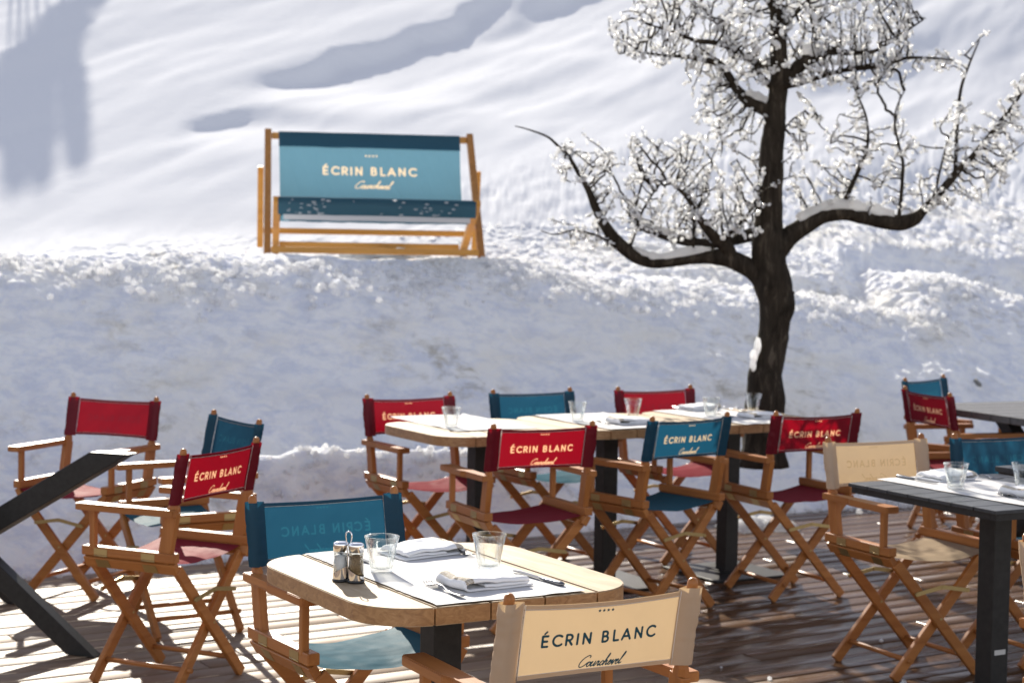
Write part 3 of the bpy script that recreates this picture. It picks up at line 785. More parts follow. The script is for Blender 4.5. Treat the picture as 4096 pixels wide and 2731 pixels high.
def wood_table(name, cx, cy, ang, w, d, label, group):
    root = empty(name, (cx, cy, 0), R(ang)); tag(root, label, 'table', group)
    m = MB(); r = 0.15; n = 5; g = 0.0022
    for k in range(n):
        x0 = -w / 2 + w * k / n + (g if k else 0); x1 = -w / 2 + w * (k + 1) / n - (g if k < n - 1 else 0)
        xs = [x0 + (x1 - x0) * (0.5 - 0.5 * math.cos(PI * j / 14)) for j in range(15)]
        up = [(x, rr_y(x, w, d, r)) for x in xs]; dn = [(x, -rr_y(x, w, d, r)) for x in xs]
        poly = dn + up[::-1]; pp = []
        for q_ in poly:
            if not pp or (abs(q_[0] - pp[-1][0]) + abs(q_[1] - pp[-1][1])) > 1e-5: pp.append(q_)
        if abs(pp[0][0] - pp[-1][0]) + abs(pp[0][1] - pp[-1][1]) < 1e-5: pp.pop()
        dz = rnd.uniform(-0.0008, 0.0)
        m.prism(pp, ZT - 0.042, ZT + dz, None, 1)
    es = [e for e in m.bm.edges if len(e.link_faces) == 2 and abs(e.link_faces[0].normal.z - e.link_faces[1].normal.z) > 0.7 or (len(e.link_faces) == 2 and min(v.co.z for v in e.verts) > ZT - 0.01)]
    bmesh.ops.recalc_face_normals(m.bm, faces=m.bm.faces)
    m.bm.normal_update()
    es = [e for e in m.bm.edges if len(e.link_faces) == 2 and e.link_faces[0].normal.dot(e.link_faces[1].normal) < 0.5 and abs(e.verts[0].co.z - e.verts[1].co.z) < 1e-4]
    bmesh.ops.bevel(m.bm, geom=es, offset=0.002, segments=2, affect='EDGES')
    m.build('tabletop', [TOPM, SIDEM], root)
    pedestal(root, ZT - 0.043)
    return root
def pedestal(root, ztop, h=0.0385):
    m = MB(); m.box((-h, -h, 0.012), (h, h, ztop - 0.006), None, 0.003); m.build('pedestal', DARK, root)
    m = MB(); m.box((-0.22, -0.22, 0.002), (0.22, 0.22, 0.012), None, 0.002); m.box((-0.055, -0.055, 0.012), (0.055, 0.055, 0.018), None, 0.001); m.build('base_plate', DARK, root)
    m = MB(); m.box((-0.16, -0.16, ztop - 0.0065), (0.16, 0.16, ztop - 0.0005)); m.build('top_plate', DARK, root)

NT = (-0.163, 4.357, 30.1)
wood_table('wooden_table', *NT[:2], NT[2], 0.714, 0.75, 'near square wooden table laid for two, round corners, on a dark square pedestal', 'wooden pedestal tables')
ROW = Vector((-0.266, 7.401, 0)); RA = R(30.1)
RE = Vector((math.cos(RA), math.sin(RA), 0)); RN = Vector((-math.sin(RA), math.cos(RA), 0))
for k, (off, lab) in enumerate(((0.0, 'left wooden table of the row of three, with a bare end and one glass'),
                                (0.035, 'middle wooden table of the row of three, behind the red and blue chairs'),
                                (0.025, 'right wooden table of the row of three, in front of the tree trunk'))):
    c = ROW + RE * (0.7005 * (k + 0.5)) + RN * (0.35 + off)
    wood_table('wooden_table', c.x, c.y, 30.1, 0.697, 0.70, lab, 'wooden pedestal tables')

def slat_table(cx, cy, ang, w, d, zt, label, thick=0.012, rim=0.022, ped=True):
    root = empty('slatted_table', (cx, cy, 0), R(ang)); tag(root, label, 'table', 'black slatted tables')
    m = MB(); n = 7
    for k in range(n):
        y0 = -d / 2 + d * k / n + 0.002; y1 = -d / 2 + d * (k + 1) / n - 0.002
        m.box((-w / 2, y0, zt - thick), (w / 2, y1, zt), None, 0.0015)
    m.build('tabletop', DARKSLAT, root)
    m = MB()
    for a, b in (((-w / 2 + .01, -d / 2 + .01), (w / 2 - .01, -d / 2 + .035)), ((-w / 2 + .01, d / 2 - .035), (w / 2 - .01, d / 2 - .01)),
                 ((-w / 2 + .01, -d / 2 + .036), (-w / 2 + .035, d / 2 - .036)), ((w / 2 - .035, -d / 2 + .036), (w / 2 - .01, d / 2 - .036))):
        m.box((*a, zt - thick - rim), (*b, zt - thick - 0.001))
    m.build('top_frame', DARK, root)
    if ped:
        pedestal(root, zt - thick - 0.001)
        m = MB(); m.box((-0.026, -0.0405, 0.205), (0.024, -0.0388, 0.222)); m.build('maker_plate', mat_plain('pale_sticker', (0.5, 0.5, 0.48), 0.4), root)
    return root
T12 = (1.18, 6.193, 29.0)
_e = Vector((math.cos(R(29)), math.sin(R(29)), 0)); _n = Vector((-math.sin(R(29)), math.cos(R(29)), 0))
T12O = Vector((1.18, 6.193, 0))
c = T12O + _e * 0.35 - _n * 0.36
slat_table(c.x, c.y, 29, 0.70, 0.72, ZT, 'black slatted square table laid for two, its corner pointing to the camera at right')
c = Vector((1.80, 6.60, 0)) + _e * 0.352 - _n * 0.36
slat_table(c.x, c.y, 29, 0.70, 0.72, ZT + 0.019, 'black slatted table just beyond the laid one, only its corner in view', 0.02)

# dark table on crossed metal legs, far right
def cross_frame(m, top_r, foot_r, wide, ztop, s=0.04):
    """one X of square bars in the local xz plane, centred on x=0"""
    m.bar((-foot_r, 0, s * 0.55), (top_r, 0, ztop), 0.07, 0.075, (0, 1, 0), 0.002)
    m.bar((foot_r, 0.0755, s * 0.55), (-top_r, 0.0755, ztop), 0.07, 0.075, (0, 1, 0), 0.002)
far = onz(3500 + 905 / 2.8507, 1450 + 470 / 2.8507, 0.76)
ft = empty('dark_table', (far.x + 0.62, far.y - 0.15, 0), R(24)); tag(ft, 'weathered dark plank table on crossed black legs at the far right edge', 'table')
m = MB()
for k in range(6): m.box((-0.70, -0.45 + 0.15 * k + 0.003, 0.722), (1.0, -0.45 + 0.15 * (k + 1) - 0.003, 0.760), None, 0.003)
m.build('tabletop', mat_metal_paint('weathered_grey_boards', (0.10, 0.095, 0.09), 0.4), ft)
for xx in (-0.2, 0.75):
    m = MB(); m.bar((xx, -0.36, 0.03), (xx, 0.36, 0.69), 0.07, 0.08, (1, 0, 0), 0.002); m.bar((xx + 0.085, 0.36, 0.03), (xx + 0.085, -0.36, 0.69), 0.08, 0.07, (1, 0, 0), 0.002)
    m.box((xx - 0.04, -0.40, 0.690), (xx + 0.13, 0.40, 0.7215)); m.build('crossed_leg', DARK, ft)

# bare table base at the left edge: crossed square bars, no top on it
sb = empty('metal_table_base', (-1.60, 6.62, 0), R(-20)); tag(sb, 'bare black metal table base of crossed square bars at the left edge, without a top', 'table base')
for k, off in enumerate((Vector((0, 0, 0)), Vector((-0.78, 0.70, 0)))):
    m = MB()
    # rising bar cut level at the top, falling bar cut level at the floor
    def slant(m, x0, z0, x1, z1, y0, y1, wdt):
        dx = x1 - x0; dz = z1 - z0; hw = wdt / 2 / abs(dz) * math.hypot(dx, dz)
        pts = [(x0 - hw, z0), (x0 + hw, z0), (x1 + hw, z1), (x1 - hw, z1)]
        a = [m.bm.verts.new((x, y0, z)) for x, z in pts]; b = [m.bm.verts.new((x, y1, z)) for x, z in pts]
        m.bm.faces.new(a); m.bm.faces.new(b[::-1])
        for j in range(4): m.bm.faces.new((a[j], b[j], b[(j + 1) % 4], a[(j + 1) % 4]))
    base = Vector((0, 0, 0)) + off
    if k == 0:
        slant(m, base.x - 1.30, 0.003, base.x - 0.01, 0.745, base.y + 0.20, base.y + 0.275, 0.085)
        bmesh.ops.bevel(m.bm, geom=list(m.bm.edges), offset=0.002, segments=1, affect='EDGES')
        m.build('slanted_bar', DARK, sb)
        m = MB()
    slant(m, base.x + 0.0, 0.003, base.x - 1.0, 0.745, base.y + 0.0, base.y + 0.05, 0.075)
    bmesh.ops.bevel(m.bm, geom=list(m.bm.edges), offset=0.002, segments=1, affect='EDGES')
    m.build('slanted_bar', DARK, sb)
m = MB(); m.bar((-0.49, 0.09, 0.365), (-1.27, 0.75, 0.365), 0.05, 0.05, (0, 0, 1), 0.002); m.build('cross_rail', DARK, sb)

# ------------------------------------------------------------------ tableware
def mat_paper():
    m, t, p = new_mat('paper_runner'); v = texco(t); n = noise(t, v, 8, 4, 0.6)
    t.links.new(ramp(t, n, [(0.3, (0.60, 0.585, 0.57)), (0.7, (0.66, 0.645, 0.63))]), p.inputs['Base Color']); p.inputs['Roughness'].default_value = 0.9
    p.inputs['Specular IOR Level'].default_value = 0.1
    bump(t, p, noise(t, v, 500, 2), 0.15, 0.0006); return m
PAPER = mat_paper()
def mat_napkin():
    m, t, p = new_mat('white_napkin_cloth'); v = texco(t)
    sx = nd(t, 'ShaderNodeAttribute', attribute_name='band')
    mr = nd(t, 'ShaderNodeMapRange'); mr.inputs['From Min'].default_value = 0.35; mr.inputs['From Max'].default_value = 0.65; t.links.new(sx.outputs['Fac'], mr.inputs['Value'])
    ck = noise(t, v, 420, 2, 0.5)
    band = ramp(t, ck, [(0.42, (0.26, 0.20, 0.13)), (0.58, (0.62, 0.58, 0.5))])
    c = mixc(t, mr.outputs[0], (0.78, 0.775, 0.77), band)
    t.links.new(c, p.inputs['Base Color']); p.inputs['Roughness'].default_value = 0.9; p.inputs['Specular IOR Level'].default_value = 0.1
    p.inputs['Sheen Weight'].default_value = 0.2
    bump(t, p, math_(t, 'ADD', noise(t, v, 500, 2), math_(t, 'MULTIPLY', noise(t, v, 35, 3), 1.2)), 0.35, 0.0012); return m
NAPM = mat_napkin()

def runner_mesh(w, d, seed, curl=True):
    n1, n2 = 40, 60
    x = np.linspace(-w / 2, w / 2, n1); y = np.linspace(-d / 2, d / 2, n2)
    X, Y = np.meshgrid(x, y, indexing='ij')
    Z = 0.0012 + 0.0009 * (1 + fbm(X * 5 + seed, Y * 5, 3, seed)) + 0.004 * np.clip(np.abs(Y) / (d / 2) - 0.9, 0, 1) * 10 * np.clip(0.3 + fbm(X * 8, Y * 0 + seed, 2, seed), 0, 1)
    Z = Z + 0.005 * np.clip(np.abs(X) / (w / 2) - 0.93, 0, 1) * 14 * np.clip(fbm(Y * 7 + seed, X * 0, 2, seed + 1), 0, 1)
    Xj = X + 0.0015 * vnoise(Y * 60, X * 0, seed) * (np.abs(X) > w / 2 * 0.98); Yj = Y + 0.002 * vnoise(X * 50, Y * 0, seed) * (np.abs(Y) > d / 2 * 0.98)
    return np_mesh('paper_runner', np.stack([Xj, Yj, Z], -1).reshape(-1, 3), grid_faces(n1, n2), PAPER, True)
def napkin_mesh(seed, L=0.195, D=0.125, th=0.0055):
    """cloth folded over on itself, folds at the left, loose ends at the right"""
    path = []
    def seg(x0, x1, z0, z1, n): path.extend([(x0 + (x1 - x0) * k / n, z0 + (z1 - z0) * k / n) for k in range(n)])
    def fold(cx, cz, r, a0, a1, n=7): path.extend([(cx + r * 1.4 * math.cos(R(a0 + (a1 - a0) * k / n)), cz + r * math.sin(R(a0 + (a1 - a0) * k / n))) for k in range(n)])
    h = L / 2
    seg(h - 0.01, -h + 0.012, 0.004, 0.004, 14); fold(-h + 0.012, 0.0155, 0.0115, 270, 90, 9)
    seg(-h + 0.014, h - 0.028, 0.027, 0.021, 14); fold(h - 0.028, 0.0165, 0.0042, 90, -90, 6)
    seg(h - 0.03, -h + 0.04, 0.0125, 0.0125, 12)
    P = np.array(path); n = len(P)
    T = np.gradient(P, axis=0); T /= np.linalg.norm(T, axis=1)[:, None] + 1e-9; N = np.stack([-T[:, 1], T[:, 0]], 1)
    prof = np.concatenate([P + N * th / 2 * 0.9, (P - N * th / 2 * 0.9)[::-1]])
    s = np.linspace(0, 1, n); bandp = np.concatenate([s, s[::-1]])
    ny = 26; ys = np.linspace(-D / 2, D / 2, ny)
    V = np.zeros((ny, len(prof), 3)); A = np.zeros((ny, len(prof)))
    for j, y in enumerate(ys):
        e = max(0, abs(y) / (D / 2) - 0.86) / 0.14
        k = 1 - 0.25 * e * e
        nx = 0.005 * vnoise(np.array([y * 22 + seed]), np.array([0.3]), seed)[0]
        V[j, :, 0] = prof[:, 0] + nx; V[j, :, 1] = y + 0.004 * fbm(prof[:, 0] * 18 + seed, prof[:, 1] * 90, 2, seed)
        V[j, :, 2] = (prof[:, 1] * k + 0.006 * (prof[:, 1] / 0.025) * fbm(prof[:, 0] * 16 + y * 30 + seed, y * 22 - prof[:, 0] * 10, 3, seed)).clip(0.0005)
        A[j] = ((bandp > 0.38) & (bandp < 0.44)).astype(float)
    F = grid_faces(ny, len(prof))
    F = np.concatenate([F, np.array([[j * len(prof), j * len(prof) + len(prof) - 1, (j + 1) * len(prof) + len(prof) - 1, (j + 1) * len(prof)] for j in range(ny - 1)])])
    caps = []
    for j in (0, ny - 1):
        for k in range(n - 1):
            a, b = j * len(prof) + k, j * len(prof) + k + 1; c_, d_ = j * len(prof) + 2 * n - 2 - k, j * len(prof) + 2 * n - 1 - k
            caps.append([a, b, c_, d_] if j else [d_, c_, b, a])
    F = np.concatenate([F, np.array(caps)])
    me = np_mesh('napkin', V.reshape(-1, 3), F, NAPM, True, {'band': A.ravel()})
    bm = bmesh.new(); bm.from_mesh(me); bmesh.ops.recalc_face_normals(bm, faces=bm.faces); bm.to_mesh(me); bm.free()
    return me
def fork_mesh():
    def z(y): # y from 0 (handle end) to .195 (tine tips)
        return 0.003 + 0.010 * math.exp(-((y - 0.118) / 0.03) ** 2) + (0.006 * max(0, (y - 0.165) / 0.03) ** 2 if y > 0.165 else 0) + 0.004 * math.exp(-((y - 0.01) / 0.03) ** 2)
    m = MB()
    ys = [0, 0.004, 0.015, 0.04, 0.08, 0.105, 0.122, 0.132, 0.142, 0.150]
    wd = [0.003, 0.0075, 0.0095, 0.008, 0.0045, 0.0032, 0.0045, 0.009, 0.0115, 0.012]
    rows = []
    for y, w_ in zip(ys, wd):
        zz_ = z(y); rows.append([m.bm.verts.new((s_ * w_, y, zz_ + dz)) for s_, dz in ((-1, 0), (-0.6, 0.0012), (0.6, 0.0012), (1, 0), (0.6, -0.0014), (-0.6, -0.0014))])
    for a, b in zip(rows[:-1], rows[1:]):
        for k in range(6):
            f = m.bm.faces.new((a[k], a[(k + 1) % 6], b[(k + 1) % 6], b[k])); f.smooth = True
    m.bm.faces.new(rows[0][::-1]); m.bm.faces.new(rows[-1])
    for i in range(4):
        x = (-1.5 + i) * 0.0066
        m.tube([(x, y, z(y)) for y in (0.148, 0.158, 0.168, 0.180, 0.190, 0.196)], [0.0019, 0.0018, 0.0017, 0.0016, 0.0013, 0.0006], 6)
    me = m.mesh('fork', STEEL); return me
def knife_parts():
    m = MB(); m.tube([(0, y, 0.0065) for y in (0, 0.004, 0.012, 0.04, 0.075, 0.092, 0.096)], [0.003, 0.0068, 0.0085, 0.0078, 0.0062, 0.0055, 0.003], 12)
    bmesh.ops.scale(m.bm, vec=(1.0, 1, 0.72), verts=m.bm.verts)
    h = m.mesh('handle', STEEL)
    m = MB()
    out = [(-0.006, 0.094), (0.004, 0.094), (0.0045, 0.11), (0.009, 0.118), (0.0095, 0.17), (0.0085, 0.195), (0.004, 0.208), (-0.002, 0.213), (-0.0055, 0.205), (-0.006, 0.15)]
    m.prism(out, 0.0038, 0.0052); b = m.mesh('blade', STEEL)
    return h, b
def glass_mesh():
    H = 0.089
    def ro(r, z, a):   # nine flutes below the shoulder
        if 0.012 < z < 0.0655 and r > 0.0255:
            k = math.sin(min(1, (z - 0.012) / 0.006) * PI / 2) * math.sin(min(1, max(0, (0.0655 - z) / 0.005)) * PI / 2)
            return r - 0.0034 * k * abs(math.sin(4.5 * a)) ** 0.8
        return r
    out = [(0.0, 0.0), (0.022, 0.0), (0.0262, 0.0015), (0.0275, 0.005), (0.0275, 0.010), (0.0283, 0.013), (0.0300, 0.022), (0.0325, 0.035), (0.0350, 0.048), (0.0372, 0.060), (0.0378, 0.064), (0.0382, 0.067), (0.0405, 0.078), (0.0428, 0.087), (0.0432, 0.0885)]
    inn = [(0.0422, 0.0892), (0.0412, 0.0882), (0.0388, 0.078), (0.0362, 0.066), (0.0333, 0.05), (0.0300, 0.035), (0.0268, 0.020), (0.0250, 0.0125), (0.020, 0.0095), (0.0, 0.009)]
    m = MB(); m.lathe(out[:], 72, ro); m.lathe(inn, 72)
    # join rims
    bmesh.ops.remove_doubles(m.bm, verts=m.bm.verts, dist=0.00005)
    top_o = [v for v in m.bm.verts if abs(v.co.z - 0.0885) < 1e-5]; top_i = [v for v in m.bm.verts if abs(v.co.z - 0.0892) < 1e-5]
    key = lambda v: round(math.degrees(math.atan2(v.co.y, v.co.x)), 2) % 360
    top_o.sort(key=key); top_i.sort(key=key); n = len(top_o)
    for k in range(n):
        f = m.bm.faces.new((top_o[k], top_o[(k + 1) % n], top_i[(k + 1) % n], top_i[k])); f.smooth = True
    return m.mesh('tumbler', GLASS)
FORK, (KH, KB), TUMB = fork_mesh(), knife_parts(), glass_mesh()
RUN = [runner_mesh(0.392, 0.735, 2), runner_mesh(0.40, 0.69, 7)]
NAPS = [napkin_mesh(s) for s in (1, 6)]

class Frame:
    """local placing on a table top"""
    def __init__(s, ox, oy, ang, z): s.o = Vector((ox, oy, z)); s.a = R(ang)
    def p(s, x, y, dz=0.0):
        c, n = math.cos(s.a), math.sin(s.a); return Vector((s.o.x + c * x - n * y, s.o.y + n * x + c * y, s.o.z + dz))
def put(me, name, fr, x, y, rot, dz, label, cat, group):
    o = link(bpy.data.objects.new(name, me)); o.location = fr.p(x, y, dz); o.rotation_euler = (0, 0, fr.a + R(rot)); tag(o, label, cat, group); return o
def put_knife(fr, x, y, rot, dz, label):
    e = empty('table_knife', fr.p(x, y, dz), fr.a + R(rot)); tag(e, label, 'knife', 'steel knives')
    link(bpy.data.objects.new('handle', KH), e); link(bpy.data.objects.new('blade', KB), e); return e
G_GL, G_FK, G_NP, G_RN = 'faceted water glasses', 'steel forks', 'folded white napkins', 'pale paper runners'
N = Frame(NT[0], NT[1], NT[2], ZT)
put(RUN[0], 'paper_runner', N, -0.010, 0.002, 0, 0, 'pale grey paper runner lying across the near wooden table', 'table runner', G_RN)
put(TUMB, 'water_glass', N, -0.140, 0.051, 0, 0.0022, 'clear faceted glass right beside the salt and pepper set', 'glass', G_GL)
put(TUMB, 'water_glass', N, 0.117, -0.028, 25, 0.0022, 'clear faceted glass on the near table behind the front napkin', 'glass', G_GL)
put(NAPS[0], 'napkin', N, 0.012, -0.205, 4, 0.0025, 'white napkin with a beige band folded on the near table in front', 'napkin', G_NP)
put(NAPS[1], 'napkin', N, 0.055, 0.235, 190, 0.0025, 'white folded napkin at the far side of the near table behind the glass', 'napkin', G_NP)
put(FORK, 'fork', N, -0.118, -0.328, -2, 0.0025, 'steel fork lying left of the banded napkin on the near table', 'fork', G_FK)
put(FORK, 'fork', N, 0.163, 0.335, 180, 0.0025, 'steel fork at the far side of the near table, tines toward the camera', 'fork', G_FK)
put_knife(N, 0.168, -0.298, 4, 0.0025, 'steel knife lying right of the banded napkin on the near table')
put_knife(N, -0.118, 0.375, 180, 0.0025, 'steel knife half hidden behind the salt and pepper set')

# salt and pepper in their wire-handled stand
def condiments(fr, x, y, rot):
    e = empty('condiment_stand', fr.p(x, y), fr.a + R(rot)); tag(e, 'small chrome condiment stand with black base and tall wire loop handle', 'condiment stand')
    m = MB()
    for sx_ in (-0.0205, 0.0205): m.lathe([(0, 0), (0.0195, 0), (0.0205, 0.002), (0.0205, 0.005), (0.019, 0.0065), (0, 0.0065)], 28, off=(sx_, 0, 0))
    m.box((-0.02, -0.008, 0.0005), (0.02, 0.008, 0.0062)); m.build('base', BLACKPL, e)
    m = MB()
    for sx_ in (-0.0205, 0.0205):   # cups with a slanting rim
        n = 30; rings = []
        for kz in range(5):
            rg = []
            for k in range(n):
                a = 2 * PI * k / n; top = 0.027 + 0.011 * math.cos(a) * (1 if sx_ < 0 else -1)
                rg.append(m.bm.verts.new((sx_ + 0.0188 * math.cos(a), 0.0188 * math.sin(a), 0.0068 + (top - 0.0068) * kz / 4)))
            rings.append(rg)
        for kz in range(4):
            for k in range(n):
                f = m.bm.faces.new((rings[kz][k], rings[kz][(k + 1) % n], rings[kz + 1][(k + 1) % n], rings[kz + 1][k])); f.smooth = True
    m.build('holder', CHROME, e)
    m = MB(); r_ = 0.0078
    pts = [(-0.0015, 0, 0.0070), (-0.0025, 0, 0.05), (-0.0045, 0, 0.085), (-r_, 0, 0.108)] + [(r_ * math.cos(R(a)), 0, 0.112 + 0.0085 * math.sin(R(a))) for a in range(180, -1, -20)] + [(r_, 0, 0.108), (0.0045, 0, 0.085), (0.0025, 0, 0.05), (0.0015, 0, 0.0070)]
    m.tube(pts, 0.0017, 8); m.build('handle', CHROME, e)
    for sx_, cnt, lab, nm in ((-0.0205, mat_plain('salt', (0.8, 0.8, 0.8), 0.9), 'glass shaker of white salt with chrome lid in the condiment stand', 'salt_shaker'),
                          (0.0205, None, 'glass shaker of ground pepper with chrome lid in the condiment stand', 'pepper_shaker')):
        if cnt is None:
            cnt, t, p = new_mat('pepper'); t.links.new(ramp(t, noise(t, texco(t), 700, 2), [(0.35, (0.05, 0.03, 0.015)), (0.5, (0.24, 0.15, 0.07)), (0.65, (0.4, 0.28, 0.15))]), p.inputs['Base Color'])
        c_, s_ = math.cos(fr.a + R(rot)), math.sin(fr.a + R(rot)); P_ = fr.p(x, y, 0.0068)
        o = empty(nm, (P_.x + c_ * sx_, P_.y + s_ * sx_, P_.z), 0); tag(o, lab, 'shaker')
        pr = [(0.0, 0.0), (0.0170, 0.0), (0.0178, 0.002), (0.0178, 0.040), (0.0165, 0.046), (0.0158, 0.050), (0.0165, 0.054), (0.0172, 0.058), (0.0170, 0.068)]
        inn = [(0.0158, 0.068), (0.0158, 0.058), (0.0146, 0.050), (0.0163, 0.040), (0.0163, 0.003), (0.0, 0.003)]
        m = MB(); m.lathe(pr + inn, 36); m.build('bottle', GLASS, o)
        f = 0.055 if nm == 'salt_shaker' else 0.058
        m = MB(); m.lathe([(0.0, 0.0035), (0.0160, 0.0035), (0.0160, 0.039), (0.0143, 0.049), (0.0150, f), (0.0, f + 0.003)], 30); m.build('contents', cnt, o)
        m = MB(); m.lathe([(0.0160, 0.0665), (0.0182, 0.0665), (0.0182, 0.083), (0.0172, 0.0862), (0.012, 0.0885), (0.0, 0.089)], 36); m.build('lid', CHROME, o)
condiments(N, -0.262, -0.020, -52)

# the three tables of the row
Rw = Frame(ROW.x, ROW.y, 30.1, ZT)
put(RUN[1], 'paper_runner', Rw, 0.37, 0.56, 0, 0, 'bare white paper runner on the left table of the row', 'table runner', G_RN)
put(RUN[1], 'paper_runner', Rw, 1.05, 0.39, 0, 0, 'white paper runner across the middle table of the row', 'table runner', G_RN)
put(RUN[0], 'paper_runner', Rw, 1.75, 0.38, 1, 0, 'white paper runner across the right table of the row', 'table runner', G_RN)
gl = [(0.227, 0.385, 'clear faceted glass alone on the left table of the row'),
      (0.911, 0.425, 'clear faceted glass on the middle table, just right of the blue chair back'),
      (1.262, 0.490, 'clear faceted glass standing behind the napkin on the middle table'),
      (1.668, 0.420, 'clear faceted glass on the right table above the blue chair'),
      (2.018, 0.540, 'clear faceted glass on the right table in front of the trunk')]
for x, y, l in gl: put(TUMB, 'water_glass', Rw, x, y, x * 70, 0.0022, l, 'glass', G_GL)
put(NAPS[0], 'napkin', Rw, 1.085, 0.235, -4, 0.0025, 'white folded napkin on the middle table of the row', 'napkin', G_NP)
put(NAPS[1], 'napkin', Rw, 1.850, 0.255, 3, 0.0025, 'white folded napkin on the right table near the red chair back', 'napkin', G_NP)
put(NAPS[0], 'napkin', Rw, 1.790, 0.690, 185, 0.0025, 'white folded napkin at the snow side of the right table', 'napkin', G_NP)
put(FORK, 'fork', Rw, 0.950, 0.215, -14, 0.0025, 'steel fork left of the napkin on the middle table', 'fork', G_FK)
put(FORK, 'fork', Rw, 1.715, 0.300, -10, 0.0025, 'steel fork behind the blue chair on the right table', 'fork', G_FK)
put(FORK, 'fork', Rw, 1.980, 0.730, 175, 0.0025, 'steel fork at the snow side of the right table', 'fork', G_FK)
put_knife(Rw, 1.735, 0.835, 172, 0.0025, 'steel knife beside the napkin at the snow side of the right table')
put_knife(Rw, 1.175, 0.130, 4, 0.0025, 'steel knife right of the napkin on the middle table')

# the black table
Tb = Frame(T12O.x, T12O.y, 29, ZT)
put(RUN[0], 'paper_runner', Tb, 0.352, -0.335, 0, 0, 'white paper runner across the black slatted table', 'table runner', G_RN)
put(TUMB, 'water_glass', Tb, 0.234, -0.284, 10, 0.0022, 'clear faceted glass on the black table in front of the beige chair', 'glass', G_GL)
put(TUMB, 'water_glass', Tb, 0.468, -0.366, 40, 0.0022, 'clear faceted glass at the right edge of the picture on the black table', 'glass', G_GL)
put(NAPS[1], 'napkin', Tb, 0.385, -0.065, 184, 0.0025, 'crumpled white napkin behind the glass on the black table', 'napkin', G_NP)
put(NAPS[0], 'napkin', Tb, 0.375, -0.505, 6, 0.0025, 'white napkin at the right edge on the near side of the black table', 'napkin', G_NP)
put(FORK, 'fork', Tb, 0.520, 0.015, 190, 0.0025, 'steel fork at the far side of the black table', 'fork', G_FK)
put(FORK, 'fork', Tb, 0.240, -0.645, -8, 0.0025, 'steel fork at the near side of the black table', 'fork', G_FK)
put_knife(Tb, 0.260, 0.045, 180, 0.0025, 'steel knife beside the crumpled napkin on the black table')

